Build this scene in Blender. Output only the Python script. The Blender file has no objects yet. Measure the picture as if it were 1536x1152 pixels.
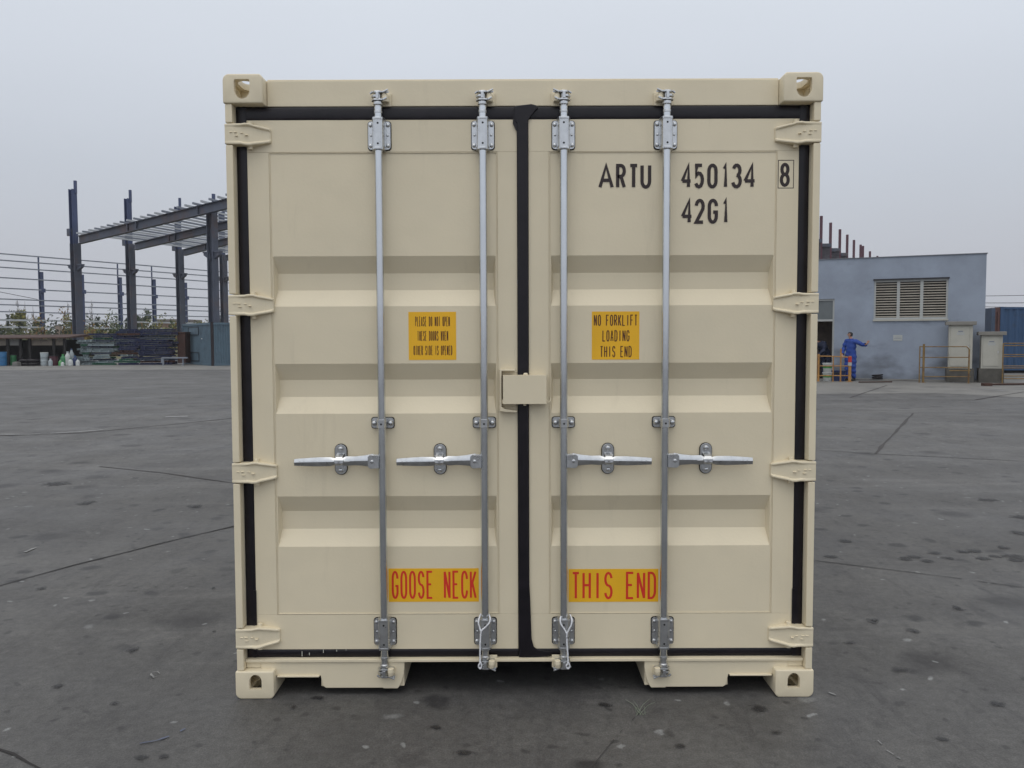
import bpy, bmesh, math, random
from mathutils import Vector, Matrix
random.seed(7)
R = math.radians
# ------------------------------------------------------------------ camera
FPX, CH, CD = 1260.0, 1.5176, 3.4656          # focal length in px of a 1536 px wide frame, eye height, distance to the container
TH, RHO = math.asin(0.05465), 0.0034
c_, s_ = math.cos(TH), math.sin(TH)
FW = Vector((0, c_, -s_))
RT = Vector((math.cos(RHO), -math.sin(RHO)*s_, -math.sin(RHO)*c_))
UP = Vector((math.sin(RHO), math.cos(RHO)*s_, math.cos(RHO)*c_))
EYE = Vector((0, 0, CH))
sc = bpy.context.scene
cam_d = bpy.data.cameras.new('camera'); cam = bpy.data.objects.new('camera', cam_d)
sc.collection.objects.link(cam); sc.camera = cam
cam_d.sensor_width = 36.0; cam_d.lens = 36.0*FPX/1536.0; cam_d.clip_start = 0.05; cam_d.clip_end = 3000
cam.matrix_world = Matrix(((RT.x, UP.x, -FW.x, 0), (RT.y, UP.y, -FW.y, 0), (RT.z, UP.z, -FW.z, CH), (0, 0, 0, 1)))
sc.render.resolution_x = 1024; sc.render.resolution_y = 768
# ------------------------------------------------------------------ world, sun, exposure
SUN_EL, SUN_AZ = R(66), R(200)
w = bpy.data.worlds.new('World'); sc.world = w; w.use_nodes = True
nt = w.node_tree; nt.nodes.clear()
N = nt.nodes.new; Lk = nt.links.new
wo = N('ShaderNodeOutputWorld'); bg = N('ShaderNodeBackground'); Lk(bg.outputs[0], wo.inputs[0])
sky = N('ShaderNodeTexSky'); sky.sky_type = 'NISHITA'; sky.sun_disc = False
sky.sun_elevation = SUN_EL; sky.sun_rotation = SUN_AZ; sky.dust_density = 6; sky.air_density = 2
skm = N('ShaderNodeVectorMath'); skm.operation = 'SCALE'; skm.inputs['Scale'].default_value = 0.09
Lk(sky.outputs[0], skm.inputs[0])
tc = N('ShaderNodeTexCoord'); sp = N('ShaderNodeSeparateXYZ'); Lk(tc.outputs['Generated'], sp.inputs[0])
cr = N('ShaderNodeValToRGB'); Lk(sp.outputs['Z'], cr.inputs[0])
e = cr.color_ramp.elements
e[0].position = 0.0; e[0].color = (0.51, 0.53, 0.585, 1)
e[1].position = 1.0; e[1].color = (1.08, 1.07, 1.05, 1)
for p, col in ((0.08, (0.525, 0.548, 0.605, 1)), (0.18, (0.57, 0.61, 0.68, 1)), (0.30, (0.67, 0.715, 0.79, 1)), (0.42, (0.74, 0.79, 0.86, 1))):
    q = e.new(p); q.color = col
mpn = N('ShaderNodeMapping'); mpn.inputs['Scale'].default_value = (1.2, 1.2, 3.5); Lk(tc.outputs['Generated'], mpn.inputs[0])
cn = N('ShaderNodeTexNoise'); cn.inputs['Scale'].default_value = 1.3; cn.inputs['Detail'].default_value = 4; Lk(mpn.outputs[0], cn.inputs['Vector'])
cm = N('ShaderNodeMapRange'); cm.inputs['To Min'].default_value = 0.975; cm.inputs['To Max'].default_value = 1.025
cm.inputs['From Min'].default_value = 0.3; cm.inputs['From Max'].default_value = 0.7; Lk(cn.outputs['Fac'], cm.inputs['Value'])
sc2 = N('ShaderNodeVectorMath'); sc2.operation = 'SCALE'; Lk(cr.outputs[0], sc2.inputs[0]); Lk(cm.outputs[0], sc2.inputs['Scale'])
bk = N('ShaderNodeMapRange'); bk.inputs['From Min'].default_value = 0.2; bk.inputs['From Max'].default_value = -0.8; bk.inputs['To Min'].default_value = 1.0; bk.inputs['To Max'].default_value = 1.28; Lk(sp.outputs['Y'], bk.inputs['Value'])  # added boost of the sky behind the camera, brightens the container front
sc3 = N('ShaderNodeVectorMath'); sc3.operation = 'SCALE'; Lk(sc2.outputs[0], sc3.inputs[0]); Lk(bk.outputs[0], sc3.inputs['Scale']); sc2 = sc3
mx = N('ShaderNodeMix'); mx.data_type = 'RGBA'; mx.inputs['Factor'].default_value = 0.05
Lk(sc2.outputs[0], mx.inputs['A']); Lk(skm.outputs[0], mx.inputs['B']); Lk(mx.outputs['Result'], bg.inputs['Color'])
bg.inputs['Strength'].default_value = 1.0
sd = bpy.data.lights.new('sun', 'SUN'); sd.energy = 0.5; sd.angle = R(40); sd.color = (1, 0.98, 0.95)
so = bpy.data.objects.new('sun', sd); sc.collection.objects.link(so)
_d = Vector((math.sin(SUN_AZ)*math.cos(SUN_EL), math.cos(SUN_AZ)*math.cos(SUN_EL), math.sin(SUN_EL)))
so.rotation_euler = _d.to_track_quat('Z', 'Y').to_euler()
sc.view_settings.view_transform = 'Standard'; sc.view_settings.look = 'None'; sc.view_settings.gamma = 1
sc.view_settings.exposure = 0.0
# ------------------------------------------------------------------ measuring helpers
def ray(px, py): return (FW + RT*((px-768)/FPX) + UP*((576-py)/FPX))
def at(px, py, Y):
    d = ray(px, py); return EYE + d*(Y/d.y)
def G(px, py, z=0.0):
    d = ray(px, py); return EYE + d*((z-CH)/d.z)
CX = 0.0488
def K(px, py, dy=0.055):                        # point on a plane of the container, in its own coordinates
    p = at(px, py, CD+dy); return p.x-CX, p.z
class Frame:                                    # an upright plane set-up: origin, x along the wall, y behind it
    def __init__(s, o, ang): s.o = Vector(o); s.a = ang; s.ex = Vector((math.cos(ang), math.sin(ang), 0)); s.ey = Vector((-math.sin(ang), math.cos(ang), 0))
    def pt(s, px, py, y=0.0):                   # local (u, z) where the sight line meets local plane y
        d = ray(px, py); t = (y - (EYE-s.o).dot(s.ey))/d.dot(s.ey); p = EYE+d*t
        return (p-s.o).dot(s.ex), p.z
# ------------------------------------------------------------------ materials
MATS = {}
def mat(name, col, rough=0.6, metal=0.0, var=0.12, vs=3.0, bump=0.0, bs=60.0, col2=None, c2s=1.5, c2t=(0.5, 0.65), stretch=(1, 1, 1), spec=0.5, coat=0.0):
    if name in MATS: return MATS[name]
    m = bpy.data.materials.new(name); m.use_nodes = True; t = m.node_tree; b = t.nodes['Principled BSDF']
    n = t.nodes.new; l = t.links.new
    tcn = n('ShaderNodeTexCoord'); mp = n('ShaderNodeMapping'); mp.inputs['Scale'].default_value = stretch; l(tcn.outputs['Object'], mp.inputs[0])
    nz = n('ShaderNodeTexNoise'); nz.inputs['Scale'].default_value = vs; nz.inputs['Detail'].default_value = 6; nz.inputs['Roughness'].default_value = 0.6; l(mp.outputs[0], nz.inputs['Vector'])
    mr = n('ShaderNodeMapRange'); mr.inputs['From Min'].default_value = 0.3; mr.inputs['From Max'].default_value = 0.7
    mr.inputs['To Min'].default_value = 1-var; mr.inputs['To Max'].default_value = 1+var; l(nz.outputs['Fac'], mr.inputs['Value'])
    vm = n('ShaderNodeVectorMath'); vm.operation = 'SCALE'; l(mr.outputs[0], vm.inputs['Scale'])
    if col2:
        n2 = n('ShaderNodeTexNoise'); n2.inputs['Scale'].default_value = c2s; n2.inputs['Detail'].default_value = 8; n2.inputs['Roughness'].default_value = 0.65; l(mp.outputs[0], n2.inputs['Vector'])
        r2 = n('ShaderNodeMapRange'); r2.inputs['From Min'].default_value = c2t[0]; r2.inputs['From Max'].default_value = c2t[1]; l(n2.outputs['Fac'], r2.inputs['Value'])
        mi = n('ShaderNodeMix'); mi.data_type = 'RGBA'; mi.inputs['A'].default_value = (*col, 1); mi.inputs['B'].default_value = (*col2, 1); l(r2.outputs[0], mi.inputs['Factor'])
        l(mi.outputs['Result'], vm.inputs[0])
    else: vm.inputs[0].default_value = col
    l(vm.outputs[0], b.inputs['Base Color'])
    b.inputs['Roughness'].default_value = rough; b.inputs['Metallic'].default_value = metal
    b.inputs['Specular IOR Level'].default_value = spec
    rr = n('ShaderNodeMapRange'); rr.inputs['To Min'].default_value = max(0, rough-0.08); rr.inputs['To Max'].default_value = min(1, rough+0.08)
    l(nz.outputs['Fac'], rr.inputs['Value']); l(rr.outputs[0], b.inputs['Roughness'])
    if bump:
        nb = n('ShaderNodeTexNoise'); nb.inputs['Scale'].default_value = bs; nb.inputs['Detail'].default_value = 4; l(tcn.outputs['Object'], nb.inputs['Vector'])
        bn = n('ShaderNodeBump'); bn.inputs['Strength'].default_value = bump; bn.inputs['Distance'].default_value = 0.01; l(nb.outputs['Fac'], bn.inputs['Height']); l(bn.outputs[0], b.inputs['Normal'])
    if coat: b.inputs['Coat Weight'].default_value = coat
    MATS[name] = m; return m
BEIGE = mat('beige_paint', (0.72, 0.635, 0.465), 0.42, var=0.035, vs=2.2, bump=0.045, bs=90, stretch=(1, 1, 0.5), spec=0.4)
def weather(m):                                  # faint drips, rub marks and slow waviness of the sheet
    t = m.node_tree; n = t.nodes.new; l = t.links.new; b = t.nodes['Principled BSDF']; src = b.inputs['Base Color'].links[0].from_socket
    tcn = n('ShaderNodeTexCoord')
    def lay(scale, st, lo, hi, amt, col, src):
        mp = n('ShaderNodeMapping'); mp.inputs['Scale'].default_value = st; l(tcn.outputs['Object'], mp.inputs[0]); q = n('ShaderNodeTexNoise'); q.inputs['Scale'].default_value = scale; q.inputs['Detail'].default_value = 7; q.inputs['Roughness'].default_value = 0.7; l(mp.outputs[0], q.inputs['Vector'])
        mr = n('ShaderNodeMapRange'); l(q.outputs['Fac'], mr.inputs['Value']); mr.inputs['From Min'].default_value = lo; mr.inputs['From Max'].default_value = hi; mr.inputs['To Max'].default_value = amt
        mi = n('ShaderNodeMix'); mi.data_type = 'RGBA'; l(mr.outputs[0], mi.inputs['Factor']); l(src, mi.inputs['A']); mi.inputs['B'].default_value = (*col, 1); return mi.outputs['Result']
    src = lay(9, (1, 1, 0.12), 0.60, 0.80, 0.30, (0.42, 0.36, 0.26), src); src = lay(38, (1, 1, 1), 0.70, 0.78, 0.5, (0.30, 0.24, 0.17), src); src = lay(3.5, (1, 1, 1.6), 0.45, 0.75, 0.16, (0.58, 0.53, 0.42), src)
    l(src, b.inputs['Base Color'])
    q = n('ShaderNodeTexNoise'); q.inputs['Scale'].default_value = 3.0; q.inputs['Detail'].default_value = 2; l(tcn.outputs['Object'], q.inputs['Vector'])
    bn = n('ShaderNodeBump'); bn.inputs['Strength'].default_value = 0.35; bn.inputs['Distance'].default_value = 0.02; l(q.outputs['Fac'], bn.inputs['Height']); old = b.inputs['Normal'].links[0].from_node; l(bn.outputs[0], old.inputs['Normal'])
weather(BEIGE)
ZINC = mat('galvanised', (0.55, 0.56, 0.57), 0.29, metal=0.95, var=0.12, vs=30, bump=0.02, bs=120)
ZROD = mat('galvanised_tube', (0.62, 0.64, 0.66), 0.20, metal=0.97, var=0.07, vs=25, stretch=(1, 1, 0.2))
RUB = mat('black_rubber', (0.008, 0.006, 0.009), 0.36, var=0.3, vs=12, spec=0.35, bump=0.12, bs=25)
DARK = mat('dark_hole', (0.006, 0.006, 0.006), 0.9, var=0)
INK = mat('maroon_black_lettering', (0.022, 0.011, 0.011), 0.5, var=0.1)
YEL = mat('yellow_film', (0.82, 0.445, 0.012), 0.42, var=0.05, vs=6)
RED = mat('red_lettering', (0.66, 0.028, 0.014), 0.45, var=0.05)
BROWN = mat('brown_lettering', (0.10, 0.03, 0.006), 0.5, var=0.05)
CORD = mat('white_cord', (0.72, 0.73, 0.76), 0.7, var=0.1, vs=80, bump=0.3, bs=400)
UNDER = mat('under_paint', (0.03, 0.03, 0.032), 0.9, var=0.2)
# ------------------------------------------------------------------ mesh builder
COL = sc.collection
WL = {}
def wloc(o): return WL.get(o.name, Vector((0, 0, 0)))
class MB:
    def __init__(s): s.v = []; s.f = []; s.m = []
    def add(s, vs, fs, mi=0):
        b = len(s.v); s.v += [tuple(x) for x in vs]
        for f in fs: s.f.append([b+i for i in f]); s.m.append(mi)
    def box(s, x0, x1, y0, y1, z0, z1, mi=0):
        v = [(x, y, z) for z in (z0, z1) for y in (y0, y1) for x in (x0, x1)]
        s.add(v, [(0, 2, 3, 1), (4, 5, 7, 6), (0, 1, 5, 4), (2, 6, 7, 3), (0, 4, 6, 2), (1, 3, 7, 5)], mi)
    def bar(s, p0, p1, w_, h_, up=(0, 0, 1), mi=0):          # w_ across, h_ along 'up'
        p0 = Vector(p0); p1 = Vector(p1); d = (p1-p0).normalized(); u = Vector(up); sx = d.cross(u)
        if sx.length < 1e-4: sx = d.cross(Vector((1, 0, 0)))
        sx.normalize(); u = sx.cross(d)
        v = [p+sx*(a*w_/2)+u*(b*h_/2) for p in (p0, p1) for a, b in ((-1, -1), (1, -1), (1, 1), (-1, 1))]
        s.add(v, [(0, 1, 2, 3), (7, 6, 5, 4), (0, 4, 5, 1), (1, 5, 6, 2), (2, 6, 7, 3), (3, 7, 4, 0)], mi)
    def hbeam(s, p0, p1, w_, h_, t=0.02, up=(0, 0, 1), mi=0, mw=None):
        p0 = Vector(p0); p1 = Vector(p1); d = (p1-p0).normalized(); sx = d.cross(Vector(up)); sx.normalize(); u = sx.cross(d)
        for k in (-1, 1): s.bar(p0+u*(k*(h_-t)/2), p1+u*(k*(h_-t)/2), w_, t, up, mi)
        s.bar(p0, p1, t, h_-2*t-0.001, up, mi if mw is None else mw)
    def tube(s, pts, r, seg=10, mi=0, cap=True):
        pts = [Vector(p) for p in pts]; n = len(pts); rs = r if isinstance(r, (list, tuple)) else [r]*n
        d0 = (pts[1]-pts[0]).normalized(); u = Vector((0, 0, 1)) if abs(d0.z) < 0.9 else Vector((1, 0, 0)); vs = []
        for i, p in enumerate(pts):
            d = (pts[min(i+1, n-1)]-pts[max(i-1, 0)]).normalized()
            a = d.cross(u); a.normalize(); u2 = a.cross(d)
            for k in range(seg): t = 2*math.pi*k/seg; vs.append(p+a*(rs[i]*math.cos(t))+u2*(rs[i]*math.sin(t)))
        fs = [(i*seg+k, i*seg+(k+1) % seg, (i+1)*seg+(k+1) % seg, (i+1)*seg+k) for i in range(n-1) for k in range(seg)]
        if cap: fs += [tuple(range(seg))[::-1], tuple((n-1)*seg+k for k in range(seg))]
        s.add(vs, fs, mi)
    def lathe(s, prof, c, axis='z', seg=14, mi=0):            # prof: (radius, along)
        vs = []
        for r, h in prof:
            for k in range(seg):
                t = 2*math.pi*k/seg; a, b = r*math.cos(t), r*math.sin(t)
                vs.append((c[0]+a, c[1]+b, c[2]+h) if axis == 'z' else ((c[0]+a, c[1]+h, c[2]+b) if axis == 'y' else (c[0]+h, c[1]+a, c[2]+b)))
        n = len(prof)
        fs = [(i*seg+k, i*seg+(k+1) % seg, (i+1)*seg+(k+1) % seg, (i+1)*seg+k) for i in range(n-1) for k in range(seg)]
        fs += [tuple(range(seg))[::-1], tuple((n-1)*seg+k for k in range(seg))]
        s.add(vs, fs, mi)
    def prism(s, poly, y0, y1, mi=0):                         # polygon in x,z pushed along y
        n = len(poly); vs = [(x, y0, z) for x, z in poly]+[(x, y1, z) for x, z in poly]
        s.add(vs, [tuple(range(n)), tuple(range(2*n-1, n-1, -1))]+[(i, n+i, n+(i+1) % n, (i+1) % n) for i in range(n)], mi)
    def loft(s, rings, mi=0, cap=True):
        n = len(rings[0]); vs = [p for r_ in rings for p in r_]
        fs = [(i*n+k, i*n+(k+1) % n, (i+1)*n+(k+1) % n, (i+1)*n+k) for i in range(len(rings)-1) for k in range(n)]
        if cap: fs += [tuple(range(n))[::-1], tuple((len(rings)-1)*n+k for k in range(n))]
        s.add(vs, fs, mi)
    def build(s, name, mats, parent=None, local=False, origin=None, bevel=0, segs=2, smooth=0, fix=True):
        if not isinstance(mats, (list, tuple)): mats = [mats]
        if local: off = Vector((0, 0, 0))
        elif parent is not None: off = wloc(parent)
        elif origin is not None: off = Vector(origin)
        else:
            xs, ys, zs = zip(*s.v); off = Vector(((min(xs)+max(xs))/2, (min(ys)+max(ys))/2, min(zs)))
        me = bpy.data.meshes.new(name); me.from_pydata([(a-off.x, b-off.y, c-off.z) for a, b, c in s.v], [], s.f)
        for m_ in mats: me.materials.append(m_)
        me.polygons.foreach_set('material_index', s.m)
        if fix:
            bm = bmesh.new(); bm.from_mesh(me); bmesh.ops.recalc_face_normals(bm, faces=bm.faces); bm.to_mesh(me); bm.free()
        me.update()
        if smooth:
            me.shade_smooth(); me.set_sharp_from_angle(angle=R(smooth))
        o = bpy.data.objects.new(name, me); COL.objects.link(o)
        if parent is not None: o.parent = parent
        elif not local: o.location = off
        WL[o.name] = off.copy() if parent is None else wloc(parent).copy()
        if bevel:
            b = o.modifiers.new('bevel', 'BEVEL'); b.width = bevel; b.segments = segs; b.limit_method = 'ANGLE'; b.angle_limit = R(25)
        return o
def tag(o, label=None, cat=None, group=None, kind=None):
    if label: o['label'] = label
    if cat: o['category'] = cat
    if group: o['group'] = group
    if kind: o['kind'] = kind
    return o
def thing(name, label, cat, loc=(0, 0, 0), rotz=0.0, group=None):
    o = bpy.data.objects.new(name, None); COL.objects.link(o); o.location = loc; o.rotation_euler = (0, 0, rotz)
    o.empty_display_size = 0.2; WL[o.name] = Vector(loc); return tag(o, label, cat, group)
def copytree(o, parent=None, loc=None, scale=None, rotz=None):
    c = o.copy(); COL.objects.link(c); c.parent = parent; WL[c.name] = Vector(loc if loc is not None else o.location)
    if loc is not None: c.location = loc
    if scale is not None: c.scale = scale
    if rotz is not None: c.rotation_euler.z = rotz
    for ch in list(o.children): copytree(ch, c)
    return c
def struct(o, label=None): o['kind'] = 'structure'; return o
# ------------------------------------------------------------------ ground
def ground_mat():
    m = bpy.data.materials.new('worn_asphalt'); m.use_nodes = True; t = m.node_tree; b = t.nodes['Principled BSDF']; n = t.nodes.new; l = t.links.new
    tcn = n('ShaderNodeTexCoord'); O = tcn.outputs['Object']
    def noise(scale, det=6, rough=0.6, vec=O, dist=0):
        q = n('ShaderNodeTexNoise'); q.inputs['Scale'].default_value = scale; q.inputs['Detail'].default_value = det; q.inputs['Roughness'].default_value = rough; q.inputs['Distortion'].default_value = dist; l(vec, q.inputs['Vector']); return q
    def rng(src, a, b_, c=0.0, d=1.0):
        q = n('ShaderNodeMapRange'); q.inputs['From Min'].default_value = a; q.inputs['From Max'].default_value = b_; q.inputs['To Min'].default_value = c; q.inputs['To Max'].default_value = d; l(src, q.inputs['Value']); return q.outputs[0]
    def math_(op, a, b_=None):
        q = n('ShaderNodeMath'); q.operation = op
        for i, x in enumerate((a, b_)):
            if x is None: continue
            if isinstance(x, (int, float)): q.inputs[i].default_value = x
            else: l(x, q.inputs[i])
        return q.outputs[0]
    def mixc(f, a, b_):
        q = n('ShaderNodeMix'); q.data_type = 'RGBA'; l(f, q.inputs['Factor'])
        for k, x in (('A', a), ('B', b_)):
            if isinstance(x, tuple): q.inputs[k].default_value = (*x, 1)
            else: l(x, q.inputs[k])
        return q.outputs['Result']
    # distorted coordinates so that spots are ragged
    dn = noise(5, 3); dv = n('ShaderNodeVectorMath'); dv.operation = 'SCALE'; l(dn.outputs['Color'], dv.inputs[0]); dv.inputs['Scale'].default_value = 0.16
    da = n('ShaderNodeVectorMath'); da.operation = 'ADD'; l(O, da.inputs[0]); l(dv.outputs[0], da.inputs[1]); DO = da.outputs[0]
    col = mixc(rng(noise(0.22, 5, 0.55).outputs['Fac'], 0.35, 0.65), (0.075, 0.073, 0.071), (0.110, 0.107, 0.103))
    col = mixc(rng(noise(1.3, 8, 0.7, dist=0.6).outputs['Fac'], 0.42, 0.72), col, (0.062, 0.060, 0.060))
    m3 = n('ShaderNodeMapping'); m3.inputs['Scale'].default_value = (1.6, 0.5, 1); m3.inputs['Rotation'].default_value = (0, 0, -0.5); l(O, m3.inputs[0])
    col = mixc(rng(noise(4.2, 9, 0.78, vec=m3.outputs[0], dist=0.8).outputs['Fac'], 0.50, 0.70, 0, 0.85), col, (0.048, 0.046, 0.047))
    col = mixc(rng(noise(3.1, 9, 0.8, dist=0.5).outputs['Fac'], 0.56, 0.76, 0, 0.6), col, (0.155, 0.15, 0.142))
    mp = n('ShaderNodeMapping'); mp.inputs['Scale'].default_value = (0.25, 1.6, 1); mp.inputs['Rotation'].default_value = (0, 0, 0.35); l(O, mp.inputs[0])
    col = mixc(rng(noise(1.0, 6, 0.65, vec=mp.outputs[0]).outputs['Fac'], 0.55, 0.75, 0, 0.55), col, (0.16, 0.155, 0.148))
    def spots(scale, r0, r1, keep, sq=1.0):
        v = n('ShaderNodeTexVoronoi'); v.voronoi_dimensions = '2D'; v.inputs['Scale'].default_value = scale; l(DO, v.inputs['Vector'])
        d = rng(v.outputs['Distance'], r0, r1, 1, 0)
        s = n('ShaderNodeSeparateColor'); l(v.outputs['Color'], s.inputs[0]); k = math_('LESS_THAN', s.outputs[0], keep)
        return math_('MULTIPLY', d, k)
    patch = rng(noise(0.5, 3).outputs['Fac'], 0.42, 0.58)
    col = mixc(math_('MULTIPLY', math_('MULTIPLY', spots(3.2, 0.10, 0.22, 0.34), patch), 0.75), col, (0.022, 0.021, 0.023))
    col = mixc(math_('MULTIPLY', spots(1.1, 0.08, 0.20, 0.30), 0.7), col, (0.026, 0.024, 0.025))
    col = mixc(math_('MULTIPLY', spots(9.0, 0.10, 0.20, 0.16), 0.6), col, (0.028, 0.027, 0.028))
    col = mixc(math_('MULTIPLY', spots(6.3, 0.05, 0.11, 0.10), 0.55), col, (0.30, 0.31, 0.31))
    col = mixc(math_('MULTIPLY', spots(2.3, 0.03, 0.08, 0.06), 0.35), col, (0.26, 0.27, 0.27))
    g = noise(140, 3, 0.7); vm = n('ShaderNodeVectorMath'); vm.operation = 'SCALE'; l(col, vm.inputs[0]); l(math_('MULTIPLY', rng(g.outputs['Fac'], 0.3, 0.7, 0.66, 1.34), rng(noise(22, 7, 0.8, dist=0.4).outputs['Fac'], 0.32, 0.68, 0.72, 1.28)), vm.inputs['Scale'])
    l(vm.outputs[0], b.inputs['Base Color'])
    l(rng(noise(0.8, 5).outputs['Fac'], 0.3, 0.7, 0.50, 0.72), b.inputs['Roughness']); b.inputs['Specular IOR Level'].default_value = 0.45
    bn = n('ShaderNodeBump'); bn.inputs['Strength'].default_value = 0.35; bn.inputs['Distance'].default_value = 0.006
    h = math_('ADD', g.outputs['Fac'], math_('MULTIPLY', noise(12, 5).outputs['Fac'], 1.5)); l(h, bn.inputs['Height']); l(bn.outputs[0], b.inputs['Normal'])
    return m
GM = ground_mat()
g = MB(); g.add([(-700, -60, 0), (700, -60, 0), (700, 1500, 0), (-700, 1500, 0)], [(0, 1, 2, 3)]); struct(g.build('ground', GM, local=True))
CONC = mat('pale_concrete', (0.17, 0.165, 0.155), 0.75, var=0.16, vs=0.8, bump=0.2, bs=30, col2=(0.11, 0.108, 0.105), c2s=0.7)
def sheet(name, pts, m, z):
    q = MB(); q.add([(p.x, p.y, z) for p in pts], [tuple(range(len(pts)))]); return struct(q.build(name, m, local=True))
sheet('concrete_apron', [G(1130, 592), G(1400, 590), G(1700, 604), G(2300, 560), G(1150, 552)], CONC, 0.004)
sheet('yard_edge', [G(-400, 556), G(700, 554), G(600, 540), G(-400, 540)], CONC, 0.004)
sheet('field', [Vector((-260, 66, 0)), Vector((-12, 66, 0)), Vector((40, 420, 0)), Vector((-400, 420, 0))], mat('dry_grass', (0.10, 0.10, 0.035), 0.9, var=0.4, vs=0.4, col2=(0.16, 0.11, 0.05)), 0.006)
SEAM = mat('seam_tar', (0.018, 0.015, 0.015), 0.8, var=0.3, vs=4)
SEAM2 = mat('faint_seam', (0.048, 0.043, 0.043), 0.85, var=0.3, vs=4)
CHALK = mat('white_road_paint', (0.42, 0.42, 0.42), 0.8, var=0.3, vs=6)
CHK = mat('dull_chalk', (0.22, 0.22, 0.22), 0.85, var=0.5, vs=30)
CHALKB = mat('blue_chalk', (0.10, 0.115, 0.17), 0.85, var=0.3, vs=8)
def ribbon(name, pts, wd, m, z=0.004, jit=0.25, broken=0.0, step=0.18):
    P = [G(*p) for p in pts]; q = MB(); L = []
    for a, b in zip(P[:-1], P[1:]):
        k = max(1, int((b-a).length/step))
        for i in range(k): L.append(a.lerp(b, i/k))
    L.append(P[-1]); d = (P[-1]-P[0]).normalized(); nrm = Vector((-d.y, d.x, 0)); prev = None; wob = 0
    for i, p in enumerate(L):
        wob = wob*0.8+random.uniform(-1, 1)*wd*jit; hw = wd/2*random.uniform(0.45, 1.25)
        cur = (p+nrm*(wob-hw), p+nrm*(wob+hw))
        if prev and random.random() > broken:
            q.add([(prev[0].x, prev[0].y, z), (prev[1].x, prev[1].y, z), (cur[1].x, cur[1].y, z), (cur[0].x, cur[0].y, z)], [(0, 1, 2, 3)])
        prev = cur
    return struct(q.build(name, m, local=True))
ribbon('pavement_seam', [(-60, 892), (0, 879), (110, 848), (230, 818), (345, 791), (420, 775)], 0.022, SEAM, broken=0.04)
ribbon('pavement_seam', [(150, 700), (240, 709), (345, 724), (420, 735)], 0.028, SEAM2, step=0.3)
ribbon('pavement_seam', [(-40, 655), (120, 650), (345, 628), (420, 622)], 0.05, SEAM2, step=0.4)
ribbon('pavement_seam', [(1180, 672), (1310, 681), (1536, 692), (1700, 700)], 0.020, SEAM, step=0.3)
ribbon('pavement_seam', [(1312, 681), (1342, 648), (1370, 620)], 0.05, SEAM2, step=0.4)
ribbon('pavement_seam', [(1180, 836), (1300, 851), (1420, 866), (1560, 886)], 0.010, SEAM, broken=0.03, step=0.08)
ribbon('pavement_seam', [(-30, 1115), (20, 1131), (70, 1160)], 0.011, SEAM, step=0.05)
ribbon('pavement_seam', [(884, 1156), (930, 1100), (975, 1055)], 0.0035, SEAM2, broken=0.3, step=0.03)
ribbon('pavement_seam', [(1275, 597), (1330, 578)], 0.05, SEAM2, z=0.008, step=0.5)
ribbon('pavement_seam', [(1225, 601), (1380, 600), (1460, 600), (1536, 588)], 0.06, SEAM2, z=0.009, step=0.5)
ribbon('painted_line', [(-20, 652), (45, 652), (120, 648), (155, 645)], 0.045, CHALK, z=0.008, broken=0.12, step=0.12)
ribbon('painted_line', [(248, 626), (282, 625)], 0.10, CHALK, z=0.008, step=0.15)
ribbon('painted_line', [(0, 559), (70, 557)], 0.16, CHALK, z=0.008, broken=0.2, step=0.4)
ribbon('chalk_mark', [(226, 1012), (232, 1017), (240, 1014)], 0.012, CHK, z=0.005, step=0.012)
ribbon('chalk_mark', [(228, 1010), (236, 1009), (240, 1012)], 0.006, CHK, z=0.006, step=0.02)
ribbon('chalk_mark', [(200, 1118), (235, 1112), (262, 1102), (278, 1094)], 0.009, CHALKB, z=0.005, broken=0.35, step=0.02)
ribbon('chalk_mark', [(1316, 1112), (1330, 1127), (1350, 1140)], 0.007, CHK, z=0.005, broken=0.35, step=0.015)
ribbon('chalk_mark', [(1243, 1040), (1254, 1044)], 0.012, CHK, z=0.005, step=0.02)
ribbon('chalk_mark', [(-5, 969), (14, 966), (28, 964)], 0.015, CHK, z=0.005, broken=0.3, step=0.03)
ribbon('chalk_mark', [(37, 829), (50, 824), (56, 822)], 0.02, CHK, z=0.005, broken=0.3, step=0.04)
ribbon('chalk_mark', [(1445, 582), (1520, 588)], 0.2, CHK, z=0.010, broken=0.35, step=0.3)
def oil_mat():
    m = bpy.data.materials.new('old_oil'); m.use_nodes = True; t = m.node_tree; b = t.nodes['Principled BSDF']; n = t.nodes.new; l = t.links.new
    b.inputs['Base Color'].default_value = (0.022, 0.021, 0.023, 1); b.inputs['Roughness'].default_value = 0.6
    tcn = n('ShaderNodeTexCoord'); mp = n('ShaderNodeMapping'); mp.inputs['Location'].default_value = (-1, -1, 0); mp.inputs['Scale'].default_value = (2, 2, 0); l(tcn.outputs['Generated'], mp.inputs[0])
    ln = n('ShaderNodeVectorMath'); ln.operation = 'LENGTH'; l(mp.outputs[0], ln.inputs[0])
    nz = n('ShaderNodeTexNoise'); nz.inputs['Scale'].default_value = 22; nz.inputs['Detail'].default_value = 5; g2 = n('ShaderNodeNewGeometry'); l(g2.outputs['Position'], nz.inputs['Vector'])
    ad = n('ShaderNodeMath'); ad.operation = 'MULTIPLY_ADD'; l(nz.outputs['Fac'], ad.inputs[0]); ad.inputs[1].default_value = 1.5; l(ln.outputs['Value'], ad.inputs[2])
    mr = n('ShaderNodeMapRange'); l(ad.outputs[0], mr.inputs['Value']); mr.inputs['From Min'].default_value = 1.55; mr.inputs['From Max'].default_value = 1.05; mr.inputs['To Max'].default_value = 0.7; l(mr.outputs[0], b.inputs['Alpha'])
    return m
OIL = oil_mat()
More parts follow.
